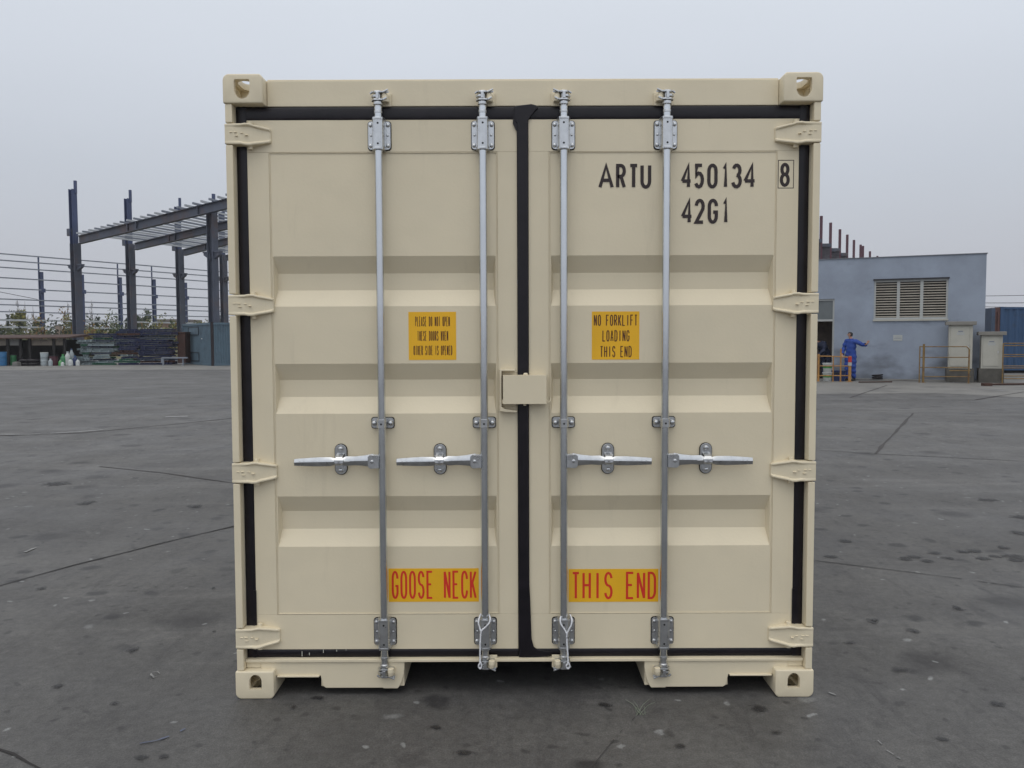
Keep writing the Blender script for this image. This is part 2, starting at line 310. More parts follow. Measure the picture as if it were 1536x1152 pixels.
def blot(px, py, wx, wy):
    c = G(px, py); q = MB(); wx *= 1.5; wy *= 1.4; k = 24
    q.add([(c.x+wx*math.cos(2*math.pi*i/k), c.y+wy*math.sin(2*math.pi*i/k), 0.0045) for i in range(k)], [tuple(range(k))]); return struct(q.build('oil_spot', OIL, local=True))
for a in ((86, 1030, .02, .03), (200, 975, .022, .03), (215, 1137, .026, .022), (245, 1136, .018, .016), (196, 980, .012, .012), (172, 1056, .02, .02), (320, 883, .014, .02), (322, 948, .01, .012),
          (440, 1062, .014, .02), (476, 1048, .024, .018), (1311, 931, .03, .03), (1369, 947, .03, .03), (1268, 812, .05, .06), (1246, 835, .04, .05), (1372, 836, .05, .05), (1390, 842, .04, .05),
          (1402, 830, .05, .05), (1424, 838, .05, .04), (1445, 828, .04, .05), (1462, 827, .05, .05), (1473, 838, .05, .05), (1492, 835, .04, .04), (1520, 835, .08, .07), (1525, 841, .06, .05), (1505, 822, .04, .05),
          (1357, 839, .04, .05), (1497, 1057, .03, .025), (1414, 1110, .026, .016), (85, 726, .14, .13), (130, 755, .07, .1), (1277, 965, .04, .02), (1310, 934, .02, .03), (1350, 1006, .05, .03), (1480, 750, .08, .08), (1532, 800, .08, .08), (1532, 776, .08, .08),
          (1435, 912, .02, .05), (1440, 915, .04, .012), (292, 760, .07, .06), (62, 883, .03, .04), (655, 1092, .02, .018), (905, 1058, .03, .02), (1140, 1064, .035, .03), (1165, 1100, .02, .02), (700, 1130, .03, .02), (1020, 1120, .02, .02)):
    blot(*a)
# ------------------------------------------------------------------ the beige container
ctn = thing('shipping_container', 'large beige shipping container seen square on to its closed double doors, filling the picture', 'shipping container', (CX, CD, 0))
CL = 12.19
def P(mb, name, m=BEIGE, par=None, **k): return mb.build(name, m, par or ctn, local=True, **k)
# corner fittings: hollow castings cut by booleans
def bool_cut(base, cutters):
    for i, cc in enumerate(cutters):
        md = base.modifiers.new('b%d' % i, 'BOOLEAN'); md.object = cc; md.solver = 'EXACT'; md.operation = 'DIFFERENCE'
    dg = bpy.context.evaluated_depsgraph_get(); me = bpy.data.meshes.new_from_object(base.evaluated_get(dg))
    for cc in cutters+[base]: bpy.data.objects.remove(cc, do_unlink=True)
    return me
def fitting_mesh(top):                         # left side piece, local to the container, x -1.219..-1.057
    x0, x1, y0, y1 = -1.219, -1.057, 0.0, 0.178; z0, z1 = (2.473, 2.591) if top else (0.0, 0.118)
    b = MB(); ro, ri = 0.026, 0.006; zo, zi = (z1, z0) if top else (z0, z1); sz = 1 if top else -1
    poly = [(x0+ro-ro*math.cos(t), zo-sz*(ro-ro*math.sin(t))) for t in [math.pi/2*i/6 for i in range(7)]]+[(x1-ri*2, zo), (x1, zo-sz*ri*2), (x1, zi), (x0, zi)]
    b.prism(poly, y0, y1); ob = b.build('fit', BEIGE, local=True, bevel=0.006, segs=3)
    cut = []
    c = MB(); c.box(x0+0.026, x1-0.02, 0.022, y1-0.02, z0+0.026, z1-0.026); cut.append(c.build('c1', BEIGE, local=True))
    cx = -1.1405 if top else -1.134; hw, hh, zc = (0.032, 0.039, 2.530) if top else (0.026, 0.032, 0.073)
    poly = []
    sgn = -1 if top else 1                     # shield: flat edge up on the top castings, down on the bottom ones
    poly += [(-hw*0.9, -sgn*hh), (-hw, -sgn*hh*0.8)]
    poly += [(-hw*math.cos(t), sgn*(hh*0.05+hh*0.95*math.sin(t))) for t in [math.pi*i/12 for i in range(13)]]
    poly += [(hw, -sgn*hh*0.8), (hw*0.9, -sgn*hh)]
    c = MB(); c.prism([(cx+a, zc+d) for a, d in poly], -0.05, 0.06); cut.append(c.build('c2', BEIGE, local=True))
    def stad(n=8): return [(0.032*math.cos(t), 0.03+0.032*math.sin(t)) for t in [math.pi*i/n for i in range(n+1)]]+[(0.032*math.cos(t), -0.03+0.032*math.sin(t)) for t in [math.pi+math.pi*i/n for i in range(n+1)]]
    zz = (2.55, 2.65) if top else (-0.05, 0.05)
    c = MB(); c.loft([[(cx+a, 0.09+d, z) for a, d in stad()] for z in zz]); cut.append(c.build('c3', BEIGE, local=True))
    c = MB(); c.loft([[(x, 0.095+d, zc+a*0.8) for a, d in stad()] for x in (-1.3, -1.17)]); cut.append(c.build('c4', BEIGE, local=True))
    me = bool_cut(ob, cut); me.name = 'corner_fitting'
    for p in me.polygons: p.use_smooth = False
    me.shade_smooth(); me.set_sharp_from_angle(angle=R(30)); return me
for top in (True, False):
    me = fitting_mesh(top)
    for sx in (1, -1):
        for back in (0, 1):
            o = bpy.data.objects.new('corner_fitting', me); COL.objects.link(o); o.parent = ctn; o.scale = (sx, -1 if back else 1, 1)
            if back: o.location.y = CL
# frame of the door end
hdr = MB(); hdr.box(-1.056, 1.056, 0.060, 0.20, 2.474, 2.580); hdr.box(-1.056, 1.056, 0.066, 0.19, 2.580, 2.586)
hdr.box(-1.185, -1.056, 0.181, 0.24, 2.474, 2.57); hdr.box(1.056, 1.185, 0.181, 0.24, 2.474, 2.57)
P(hdr, 'header_rail', bevel=0.003)
HZ = (2.352, 1.657, 0.959, 0.256)              # hinge heights
for sx in (1, -1):
    m_ = MB(); zc = [0.119]+[z for h in HZ[::-1] for z in (h-0.045, h+0.045)]+[2.472]
    for a, b in zip(zc[0::2], zc[1::2]): m_.box(-1.213, -1.184, 0.006, 0.075, a, b)
    m_.box(-1.2125, -1.16, 0.0755, 0.16, 0.119, 2.472)
    o = P(m_, 'corner_post', bevel=0.0035); o.scale = (sx, 1, 1)
sl = MB(); sl.box(-1.183, 1.183, 0.028, 0.20, 0.146, 0.1585); 
P(sl, 'door_sill', bevel=0.002)
for sx in (1, -1):
    rl = MB(); curve = [(-0.510-0.0, 0.1445), (-0.511, 0.115), (-0.515, 0.085), (-0.523, 0.058), (-0.533, 0.038), (-0.540, 0.029)]
    poly = [(-1.12, 0.1445)]+curve+[(-0.600, 0.029), (-0.602, 0.032), (-0.845, 0.032), (-0.857, 0.040), (-0.868, 0.086), (-1.12, 0.086)]
    rl.prism(poly, 0.036, 0.048)
    rl.box(-0.545, -0.513, 0.0485, 3.4, 0.035, 0.1445); rl.box(-0.86, -0.545, 0.0485, 0.30, 0.033, 0.045)
    rl.box(-1.05, -0.872, 0.026, 0.20, 0.082, 0.0885); rl.box(-0.868, -0.858, 0.0485, 0.6, 0.035, 0.14); rl.box(-1.183, -1.121, 0.040, 0.17, 0.1195, 0.1455)
    o = P(rl, 'bottom_rail', bevel=0.002); o.scale = (sx, 1, 1)
# body behind
def corrug(mb, x, y0, y1, z0, z1, amp, pitch=0.278, axis='x', sgn=1):
    prof = []; y = y0
    while y < y1-pitch:
        prof += [(y, 0), (y+0.07, 0), (y+0.138, amp), (y+0.208, amp)]; y += pitch
    prof += [(y, 0), (y1, 0)]
    vs = []; 
    for (yy, a) in prof:
        if axis == 'x': vs += [(x+sgn*a, yy, z0), (x+sgn*a, yy, z1)]
        else: vs += [(yy, x+sgn*a, z0), (yy, x+sgn*a, z1)]
    mb.add(vs, [(2*i, 2*i+2, 2*i+3, 2*i+1) for i in range(len(prof)-1)])
for sx in (1, -1):
    sw = MB(); corrug(sw, -1.212, 0.165, CL-0.16, 0.16, 2.51, 0.036); o = P(sw, 'side_wall', fix=False); o.scale = (sx, 1, 1)
    tr = MB(); tr.box(-1.215, -1.155, 0.179, CL-0.179, 2.512, 2.572); o = P(tr, 'top_side_rail', bevel=0.003); o.scale = (sx, 1, 1)
    br = MB(); br.box(-1.212, -1.17, 0.179, CL-0.179, 0.017, 0.158); o = P(br, 'bottom_side_rail', bevel=0.003); o.scale = (sx, 1, 1)
rf = MB(); corrug(rf, 2.572, 0.21, CL-0.18, -1.154, 1.154, 0.012)
rf.v = [(z, y, x) for x, y, z in rf.v]; P(rf, 'roof_panel', fix=False)
bw = MB(); corrug(bw, CL-0.04, -1.15, 1.15, 0.12, 2.51, 0.03, axis='y', sgn=-1); P(bw, 'end_wall', fix=False)
fl = MB(); fl.box(-1.169, 1.169, 0.21, CL-0.05, 0.147, 0.17)
for i in range(26): fl.box(-1.168, -0.55, 0.75+i*0.43, 0.80+i*0.43, 0.05, 0.1465); fl.box(0.55, 1.168, 0.75+i*0.43, 0.80+i*0.43, 0.05, 0.1465)
P(fl, 'floor', UNDER)
# doors
TZ = ((1.860, 1.652), (1.412, 1.202), (0.851, 0.636))
def door_mesh(sx, xo, xi):                     # xo outer edge, xi inner edge (|x|), px0..px1 pressed panel
    m_ = MB(); z0, z1 = 0.193, 2.418; a, b = 0.106, 1.052; pz0, pz1 = 0.344, 2.287; yf = 0.055; yp = 0.0575
    m_.box(xi, xo, yf, 0.105, z0, pz0-0.0005); m_.box(xi, xo, yf, 0.105, pz1+0.0005, z1)
    m_.box(xi, a, yf+0.0, 0.105, pz0, pz1); m_.box(b, xo, yf, 0.105, pz0, pz1)
    # panel sheet with three pressed troughs
    zs = [pz1]+[z for t in TZ for z in t]+[pz0]
    for k in range(0, len(zs), 2): m_.add([(a, yp, zs[k]), (b, yp, zs[k]), (b, yp, zs[k+1]), (a, yp, zs[k+1])], [(0, 1, 2, 3)])
    for zt, zb in TZ:
        mg = 0.010; ex = 0.009; sl_ = 0.069; d = 0.037
        A = [(a, zt), (b, zt), (b, zb), (a, zb)]; I = [(a+mg, zt), (b-mg, zt), (b-mg, zb), (a+mg, zb)]
        J = [(a+mg+ex, zt-sl_), (b-mg-ex, zt-sl_), (b-mg-ex, zb+sl_), (a+mg+ex, zb+sl_)]
        vs = [(x, yp, z) for x, z in I]+[(x, yp+d, z) for x, z in J]+[(a, yp, zt), (a, yp, zb), (b, yp, zt), (b, yp, zb)]
        m_.add(vs, [(0, 1, 5, 4), (1, 2, 6, 5), (2, 3, 7, 6), (3, 0, 4, 7), (4, 5, 6, 7), (8, 0, 3, 9), (1, 10, 11, 2)])
    bm_pts = [(a+0.003, pz0+0.003), (b-0.003, pz0+0.003), (b-0.003, pz1-0.003), (a+0.003, pz1-0.003)]
    for i in range(4):
        (u0, v0), (u1, v1) = bm_pts[i], bm_pts[(i+1) % 4]
        L = []; n = 60
        for k in range(n+1): t = k/n; L.append((u0+(u1-u0)*t+random.uniform(-1, 1)*0.0004, 0.0552, v0+(v1-v0)*t+random.uniform(-1, 1)*0.0004))
        m_.tube(L, [0.0016+random.uniform(-0.0003, 0.0004)]*len(L), 6)
    m_.v = [(x*sx, y, z) for x, y, z in m_.v]
    bm = m_.build('door', BEIGE, ctn, local=True, fix=False)
    q = bmesh.new(); q.from_mesh(bm.data); bmesh.ops.remove_doubles(q, verts=q.verts, dist=0.0002); bmesh.ops.recalc_face_normals(q, faces=q.faces); q.to_mesh(bm.data); q.free()
    b_ = bm.modifiers.new('bevel', 'BEVEL'); b_.width = 0.004; b_.segments = 3; b_.limit_method = 'ANGLE'; b_.angle_limit = R(30)
    return bm
DL = door_mesh(-1, 1.141, 0.0255); DR = door_mesh(1, 1.141, 0.0225)
DL['label'] = 'left door with yellow sign asking not to open'; DR['label'] = 'right door carrying the container number'
# gaskets
def gasket(sx, xi, parent):
    m_ = MB()
    def strip(x0, x1, z0, z1, vert):
        y = 0.0505
        if vert: rings = [[(x0, 0.075, z), (x0, y+0.004, z), (x0+(x1-x0)*0.2, y+0.0005, z), (x0+(x1-x0)*0.5, y+0.0025, z), (x0+(x1-x0)*0.8, y+0.0005, z), (x1, y+0.004, z), (x1, 0.075, z)] for z in [z0+(z1-z0)*i/24 for i in range(25)]]
        else: rings = [[(x, 0.075, z0), (x, y+0.004, z0), (x, y+0.0005, z0+(z1-z0)*0.2), (x, y+0.0025, z0+(z1-z0)*0.5), (x, y+0.0005, z0+(z1-z0)*0.8), (x, y+0.004, z1), (x, 0.075, z1)] for x in [x0+(x1-x0)*i/20 for i in range(21)]]
        rings = [[(px+random.uniform(-1, 1)*0.0007, py, pz+random.uniform(-1, 1)*0.0007) for px, py, pz in r_] for r_ in rings]
        m_.loft(rings)
    strip(1.142, 1.183, 0.160, 2.471, True); strip(xi+0.0, 1.1415, 2.4185, 2.4695, False); strip(xi, 1.1415, 0.160, 0.1925, False)
    strip(0.0005, xi-0.0005, 0.162, 2.468, True)
    m_.v = [(x*sx, y, z) for x, y, z in m_.v]
    return P(m_, 'gasket', RUB, parent, smooth=50)
gl = gasket(-1, 0.0250, DL); gr = gasket(1, 0.0220, DR)
lp = MB(); lp.prism([(-0.0235, 2.40), (-0.034, 2.41), (-0.036, 2.468), (-0.02, 2.472), (0.035, 2.478), (0.056, 2.472), (0.064, 2.462), (0.052, 2.452), (0.03, 2.425), (0.0205, 2.41), (0.0202, 1.4), (0.0205, 0.50), (0.025, 0.42), (0.031, 0.24), (0.040, 0.205), (0.060, 0.190), (0.12, 0.182), (0.10, 0.163), (0.0, 0.154), (-0.0235, 0.160), (-0.0235, 1.4)], 0.0435, 0.0478)
P(lp, 'gasket_lap', RUB, DR, bevel=0.0035)
lp = MB(); lp.prism([(-0.042, 2.40), (-0.037, 2.46), (-0.022, 2.46), (-0.0225, 2.365), (-0.031, 2.375)], 0.046, 0.0495); P(lp, 'gasket_lap', RUB, DL, bevel=0.001)
for (x0, x1, z0, z1) in ((-1.152, -1.139, 0.29, 0.45),):
    for sx, par in ((1, DL), (-1, DR)):
        q = MB(); q.box(x0*sx if sx > 0 else -x1, x1 if sx > 0 else -x0, 0.049, 0.0545, z0, z1); P(q, 'gasket_lap', RUB, par)
# scraped paint flecks on the lower gasket
for px, py, h_ in ((453, 981, 8), (464, 981, 4), (485, 977, 5), (505, 976, 3), (519, 975, 1.5)):
    fk = MB(); x, z = K(px, py, 0.046); fk.box(x-0.0012, x+0.0012, 0.0465, 0.0475, z-h_*0.0014, z+h_*0.0014); P(fk, 'paint_fleck', mat('fleck', (0.5, 0.5, 0.45), 0.7), DL)
# hinges
def hinge_mesh():
    secs = [(-1.2155, .041, .0045, .0055), (-1.180, .042, .0035, .0055), (-1.150, .042, .004, .011), (-1.135, .045, .006, .017), (-1.118, .045, .012, .022), (-1.104, .041, .018, .027), (-1.075, .036, .028, .038), (-1.046, .030, .037, .044), (-1.040, .027, .045, .049)]
    rings = []
    for x, h, ye, yc in secs:
        rings.append([(x, 0.056, -h), (x, ye+0.002, -h), (x, ye, -h+0.003), (x, ye, -h+0.008), (x, yc, -h+0.013), (x, yc, h-0.013), (x, ye, h-0.008), (x, ye, h-0.003), (x, ye+0.002, h), (x, 0.056, h)])
    m_ = MB(); m_.loft(rings)
    for x, z in ((-1.19, 0.006), (-1.172, 0.006), (-1.148, 0.004), (-1.168, -0.008), (-1.13, -0.004)): m_.box(x-0.006, x+0.006, 0.002 if x < -1.16 else 0.008, 0.03, z-0.0015, z+0.0015)
    m_.lathe([(0.011, -0.056), (0.011, 0.056)], (-1.122, 0.040, 0), 'z', 12)
    return m_
hp = None
for par, sx in ((DL, 1), (DR, -1)):
    for z in HZ:
        if hp is None: o = hp = P(hinge_mesh(), 'hinge', BEIGE, par, bevel=0.0015)
        else: o = hp.copy(); COL.objects.link(o); o.parent = par
        o.location = (0, 0, z); o.scale = (sx, 1, 1)
# locking rods
def rrect(x0, x1, z0, z1, r, n=4):
    o_ = []
    for cx, cz, a0 in ((x1-r, z1-r, 0), (x0+r, z1-r, 90), (x0+r, z0+r, 180), (x1-r, z0+r, 270)):
        for i in range(n+1): t = R(a0+90*i/n); o_.append((cx+r*math.cos(t), cz+r*math.sin(t)))
    return o_
YR = 0.022; RR = 0.0165
def bolt(m_, x, y, z, r=0.0085, h=0.008): m_.lathe([(r, 0), (r, -h*0.45), (r*0.75, -h*0.85), (r*0.3, -h)], (x, y, z), 'y', 12)
def bearing(m_):                                # four-bolt plate with a sleeve round the rod, centred on z = 0
    m_.prism(rrect(-0.046, 0.046, -0.057, 0.057, 0.012), 0.0455, 0.0525)
    m_.prism(rrect(-0.049, 0.049, -0.060, 0.060, 0.013), 0.0527, 0.0550, 1)
    m_.v  # housing: U-shaped strap
    pr = [(-0.026, 0.046), (-0.024, 0.020), (-0.019, 0.003), (-0.010, -0.0015), (0.010, -0.0015), (0.019, 0.003), (0.024, 0.020), (0.026, 0.046)]
    m_.loft([[(x, y, z) for x, y in pr] for z in (-0.063, -0.060, 0.060, 0.063)])
    for z in (0.060, -0.060): m_.loft([[(x*1.06, y-0.001, z+dz) for x, y in pr] for dz in (-0.005, 0.005)])
    for x in (-0.036, 0.036):
        for z in (-0.042, 0.042): bolt(m_, x, 0.046, z)
        bolt(m_, x*0.95, 0.046, 0.0, 0.005, 0.004)
    for x in (-0.0265, 0.0265): m_.box(x-0.002, x+0.002, 0.036, 0.046, -0.05, 0.05)
    for z in (-0.042, 0.040): m_.lathe([(0.0042, 0), (0.0042, -0.0008)], (0.001, -0.0015, z), 'y', 10, mi=1)
def cam_mesh():                                 # upper cam; the lower one is the same turned over
    m_ = MB()
    m_.lathe([(0.0175, -0.062), (0.0175, -0.052), (0.0145, -0.050), (0.0145, -0.030), (0.019, -0.028), (0.019, -0.016), (0.013, -0.014), (0.013, 0.026), (0.009, 0.030)], (0, YR, 0), 'z', 16)
    m_.loft([[(x, y, z) for x, y in ((-0.026, 0.018), (-0.014, 0.001), (0.012, 0.001), (0.030, 0.010), (0.042, 0.026), (0.030, 0.044), (-0.012, 0.044), (-0.027, 0.032))] for z in (-0.013, -0.006)])
    m_.loft([[(x, y, z) for x, y in ((-0.024, 0.020), (-0.012, 0.004), (0.010, 0.003), (0.022, 0.012), (0.046, 0.010), (0.036, 0.020), (0.018, 0.040), (-0.022, 0.036))] for z in (0.018, 0.026)])
    m_.loft([[(x, y, z) for x, y in ((-0.027, 0.016), (-0.016, 0.002), (0.006, 0.002), (0.006, 0.030), (-0.024, 0.032))] for z in (0.000, 0.009)])
    m_.box(-0.006, 0.006, 0.0, 0.012, -0.006, 0.022); m_.bar((0.02, 0.006, 0.020), (0.044, 0.004, 0.030), 0.006, 0.006); m_.bar((-0.018, 0.006, 0.022), (-0.030, 0.010, 0.014), 0.008, 0.006)
    m_.bar((0.022, 0.006, -0.010), (0.038, 0.004, -0.002), 0.006, 0.007)
    return m_
def keeper_mesh():
    m_ = MB(); m_.loft([[(x, y, z) for x, y in ((0.010, 0.059), (0.012, 0.030), (0.020, 0.012), (0.034, 0.014), (0.040, 0.030), (0.044, 0.059))] for z in (-0.012, 0.018)])
    m_.lathe([(0.013, -0.016), (0.014, 0.0), (0.010, 0.016)], (0.028, 0.020, 0.0), 'z', 12)
    m_.box(-0.02, 0.05, 0.050, 0.059, -0.026, 0.028); return m_
def guide_mesh():
    m_ = MB(); m_.prism(rrect(-0.046, 0.046, -0.021, 0.021, 0.010), 0.0460, 0.0525); m_.prism(rrect(-0.049, 0.049, -0.024, 0.024, 0.011), 0.0527, 0.0550, 1)
    pr = [(-0.021, 0.046), (-0.020, 0.012), (-0.013, 0.0), (0.013, 0.0), (0.020, 0.012), (0.021, 0.046)]
    m_.loft([[(x, y, z) for x, y in pr] for z in (-0.017, 0.017)])
    for x in (-0.034, 0.034): bolt(m_, x, 0.046, 0, 0.0115, 0.018)
    m_.lathe([(0.0042, 0), (0.0042, -0.0008)], (0.0, 0.0, -0.002), 'y', 10, mi=1)
    return m_
def handle_mesh(xc):                            # reaches to -x
    m_ = MB()
    m_.prism([(-0.012, -0.028), (-0.012, 0.026), (-0.050, 0.028), (-0.058, 0.020), (-0.058, -0.022), (-0.048, -0.030)], 0.004, 0.012)
    m_.prism([(-0.012, -0.028), (-0.012, 0.026), (-0.050, 0.028), (-0.058, 0.020), (-0.058, -0.022), (-0.048, -0.030)], 0.028, 0.036)
    m_.box(-0.028, -0.012, 0.012, 0.028, -0.024, 0.024)
    m_.lathe([(0.0075, 0.004), (0.0075, 0.0), (0.004, -0.002)], (-0.040, 0.0, 0), 'y', 12)
    S = [(-0.036, .018, .014), (-0.075, .014, .010), (-0.115, .012, .010), (-0.150, .013, .012), (xc+0.012, .008, .018), (xc-0.012, .008, .018), (-0.215, .012, .013), (-0.260, .0125, .010), (-0.300, .0115, .009), (-0.345, .010, .008), (-0.366, .009, .007)]
    rings = []
    for i, (x, h, d) in enumerate(S):
        z = 0.002-0.004*(i/10); y = 0.020-0.0006*i
        rings.append([(x, y-d/2, z-h*0.5), (x, y-d/2-0.003, z), (x, y-d/2, z+h*0.5), (x, y-d*0.1, z+h), (x, y+d/2, z+h*0.7), (x, y+d/2, z-h*0.7), (x, y-d*0.1, z-h)])
    m_.loft([[(a_, b_, z_*1.6) for a_, b_, z_ in r_] for r_ in rings])
    m_.loft([[(x, y, z) for x, y, z in ((xx, 0.010-dy, 0.004-dz), (xx, 0.010-dy, -0.004+dz), (xx, 0.014, -0.004+dz), (xx, 0.014, 0.004-dz))] for xx, dy, dz in ((xc+0.045, 0, .003), (xc+0.015, .003, 0), (xc-0.015, .003, 0), (xc-0.05, 0, .003))])
    for k in range(5): m_.box(-0.345+k*0.018, -0.339+k*0.018, 0.0085, 0.013, -0.006, 0.003)
    return m_
def catch_mesh(xc):
    m_ = MB(); m_.prism(rrect(xc-0.024, xc+0.024, -0.062, 0.064, 0.0235, 8), 0.046, 0.0520); m_.prism(rrect(xc-0.027, xc+0.027, -0.065, 0.067, 0.0265, 8), 0.0522, 0.0550, 1)
    m_.prism(rrect(xc-0.018, xc+0.018, -0.054, -0.02, 0.016, 6), 0.040, 0.0458)
    bolt(m_, xc, 0.0460, 0.046, 0.011, 0.010); bolt(m_, xc, 0.040, -0.044, 0.010, 0.009)
    m_.box(xc-0.016, xc+0.016, 0.030, 0.046, -0.022, -0.012); 
    prof = [(0.046, 0.028), (0.030, 0.024), (0.010, 0.016), (0.001, 0.004), (0.000, -0.010), (0.004, -0.016)]
    wd = [0.016, 0.015, 0.014, 0.020, 0.017, 0.006]
    rings = [[(xc-w_, y, z), (xc+w_, y, z), (xc+w_, y+0.006, z-0.003), (xc-w_, y+0.006, z-0.003)] for (y, z), w_ in zip(prof, wd)]
    m_.loft(rings); m_.lathe([(0.006, 0), (0.005, -0.003)], (xc, 0.0, -0.002), 'y', 10)
    return m_
meshes = {}
def getpart(key, fn, mats, **k):
    if key not in meshes:
        o = fn.build(key[0], mats, None, local=True, **k) if isinstance(fn, MB) else fn().build(key[0], mats, None, local=True, **k)
        meshes[key] = (o.data, [(m.width, m.segments) for m in o.modifiers]); bpy.data.objects.remove(o, do_unlink=True)
    me, mods = meshes[key]; o = bpy.data.objects.new(key[0], me); COL.objects.link(o)
    for wv, sg in mods: b = o.modifiers.new('bevel', 'BEVEL'); b.width = wv; b.segments = sg; b.limit_method = 'ANGLE'; b.angle_limit = R(25)
    return o
def bearing_fn():
    m_ = MB(); bearing(m_); return m_
for x, outer, sx in ((-0.592, True, 1), (-0.1655, False, 1), (0.1665, False, -1), (0.588, True, -1)):
    zb = 0.112 if outer else 0.147
    rd = MB(); L = [(x, YR, z) for z in (zb+0.05, 0.6, 1.3, 2.0, 2.46)]; rd.tube(L, RR, 20)
    rod = P(rd, 'lock_rod', ZROD, smooth=40)
    for z, fl_ in ((2.352, 1), (0.272, -1)):
        o = getpart(('rod_bracket',), bearing_fn, [ZINC, DARK], smooth=40, bevel=0.0012); o.parent = rod; o.location = (x, 0, z); o.scale = (sx, 1, fl_)
    o = getpart(('guide_bracket',), guide_mesh, [ZINC, DARK], smooth=40, bevel=0.001); o.parent = rod; o.location = (x, 0, 1.164); o.scale = (sx, 1, 1)
    for z, fl_ in ((2.497, 1), (zb, -1)):
        o = getpart(('lock_cam',), cam_mesh, ZINC, bevel=0.0012); o.parent = rod; o.location = (x, 0, z); o.scale = (sx, 1, fl_)
    k1 = getpart(('cam_keeper',), keeper_mesh, BEIGE, bevel=0.002); k1.parent = ctn; k1.location = (x, 0, 2.497); k1.scale = (sx, 1, 1)
    k1 = getpart(('cam_keeper',), keeper_mesh, BEIGE, bevel=0.002); k1.parent = ctn; k1.location = (x, -0.018 if not outer else -0.013, zb); k1.scale = (sx, 1, -1)
    xc = -0.178 if outer else -0.187
    o = getpart(('handle', outer), lambda: handle_mesh(xc), ZINC, smooth=35, bevel=0.001); o.parent = rod; o.location = (x, 0, 1.006); o.scale = (sx, 1, 1)
    o = getpart(('handle_catch', outer), lambda: catch_mesh(xc), [ZINC, DARK], bevel=0.0012); o.parent = ctn; o.location = (x, 0, 1.009); o.scale = (sx, 1, 1)
# lock box over the door joint
lb = MB(); lb.prism([(-0.100, 1.388), (-0.100, 1.215), (-0.074, 1.209), (-0.028, 1.209), (-0.028, 1.215), (-0.076, 1.222), (-0.092, 1.23), (-0.092, 1.380), (-0.036, 1.380), (-0.036, 1.388)], 0.018, 0.0548)
lb.box(-0.0915, -0.03, 0.050, 0.0548, 1.23, 1.379)
lb.box(-0.092, -0.040, 0.020, 0.0495, 1.245, 1.262)
P(lb, 'lock_bracket', BEIGE, DL, bevel=0.002)
lb = MB(); z0, z1 = 1.2445, 1.364; lb.box(-0.086, 0.094, 0.000, 0.004, z0, z1); lb.box(-0.086, 0.094, 0.004, 0.054, z1-0.004, z1); lb.box(-0.086, 0.094, 0.0045, 0.045, z0, z0+0.004); lb.box(0.090, 0.094, 0.0045, 0.0548, z0+0.0045, z1-0.0045)
lb.lathe([(0.010, 0.0), (0.010, 0.004), (0.006, 0.009)], (0.008, 0.02, z1), 'z', 12); lb.lathe([(0.006, 0), (0.006, -0.008)], (0.004, 0.02, z0), 'z', 10)
lb.tube([(0.093, 0.01, 1.262), (0.097, 0.008, 1.256), (0.104, 0.008, 1.253), (0.110, 0.008, 1.257), (0.112, 0.010, 1.268)], 0.0025, 8)
P(lb, 'lock_box', BEIGE, DR, bevel=0.0022)
# ------------------------------------------------------------------ stroke lettering
def arc(cx, cy, rx, ry, a0, a1, n=9): return [(cx+rx*math.cos(R(a0+(a1-a0)*i/n)), cy+ry*math.sin(R(a0+(a1-a0)*i/n))) for i in range(n+1)]
_P = [(0, 0), (0, 1), (.5, 1)]+arc(.5, .75, .5, .25, 90, -90)+[(0, .5)]
GL = {'A': [[(0, 0), (.5, 1), (1, 0)], [(.17, .32), (.83, .32)]], 'C': [arc(.5, .72, .5, .28, 0, 180)+arc(.5, .28, .5, .28, 180, 360)],
      'D': [[(0, 0), (0, 1), (.4, 1)]+arc(.4, .72, .6, .28, 90, 0)+arc(.4, .28, .6, .28, 0, -90)+[(0, 0)]],
      'E': [[(1, 1), (0, 1), (0, 0), (1, 0)], [(0, .52), (.8, .52)]], 'F': [[(1, 1), (0, 1), (0, 0)], [(0, .52), (.8, .52)]],
      'G': [arc(.5, .74, .5, .26, 0, 180)+arc(.5, .26, .5, .26, 180, 360)+[(1, .46), (.55, .46)]], 'H': [[(0, 0), (0, 1)], [(1, 0), (1, 1)], [(0, .52), (1, .52)]],
      'I': [[(.5, 0), (.5, 1)]], 'K': [[(0, 0), (0, 1)], [(1, 1), (0, .38)], [(.32, .58), (1, 0)]], 'L': [[(0, 1), (0, 0), (1, 0)]],
      'N': [[(0, 0), (0, 1)], [(0, 1), (1, 0)], [(1, 0), (1, 1)]], 'O': [arc(.5, .74, .5, .26, 0, 180)+arc(.5, .26, .5, .26, 180, 360)+[(1, .74)]],
      'P': [_P], 'R': [_P, [(.5, .5), (1, 0)]], 'S': [arc(.5, .75, .5, .25, 10, 250)+arc(.5, .25, .5, .25, 70, -170)],
      'T': [[(0, 1), (1, 1)], [(.5, 1), (.5, 0)]], 'U': [[(0, 1)]+arc(.5, .27, .5, .27, 180, 360)+[(1, 1)]], 'W': [[(0, 1), (.25, 0)], [(.25, 0), (.5, .85)], [(.5, .85), (.75, 0)], [(.75, 0), (1, 1)]],
      '1': [[(.1, .84), (.6, 1), (.6, 0)]], '2': [arc(.5, .74, .5, .26, 175, 0)+[(.96, .6), (0, 0), (1, 0)]],
      '3': [arc(.48, .76, .46, .24, 160, -80)+[(.45, .53)], arc(.46, .27, .54, .27, 85, -165)], '4': [[(.74, 0), (.74, 1), (0, .27)], [(0, .27), (1, .27)]],
      '5': [[(.92, 1), (.1, 1), (.05, .52)]+arc(.46, .32, .54, .32, 130, -150)], '8': [arc(.5, .76, .44, .24, 0, 360, 16), arc(.5, .26, .5, .26, 0, 360, 16)]}
GL['0'] = GL['O']
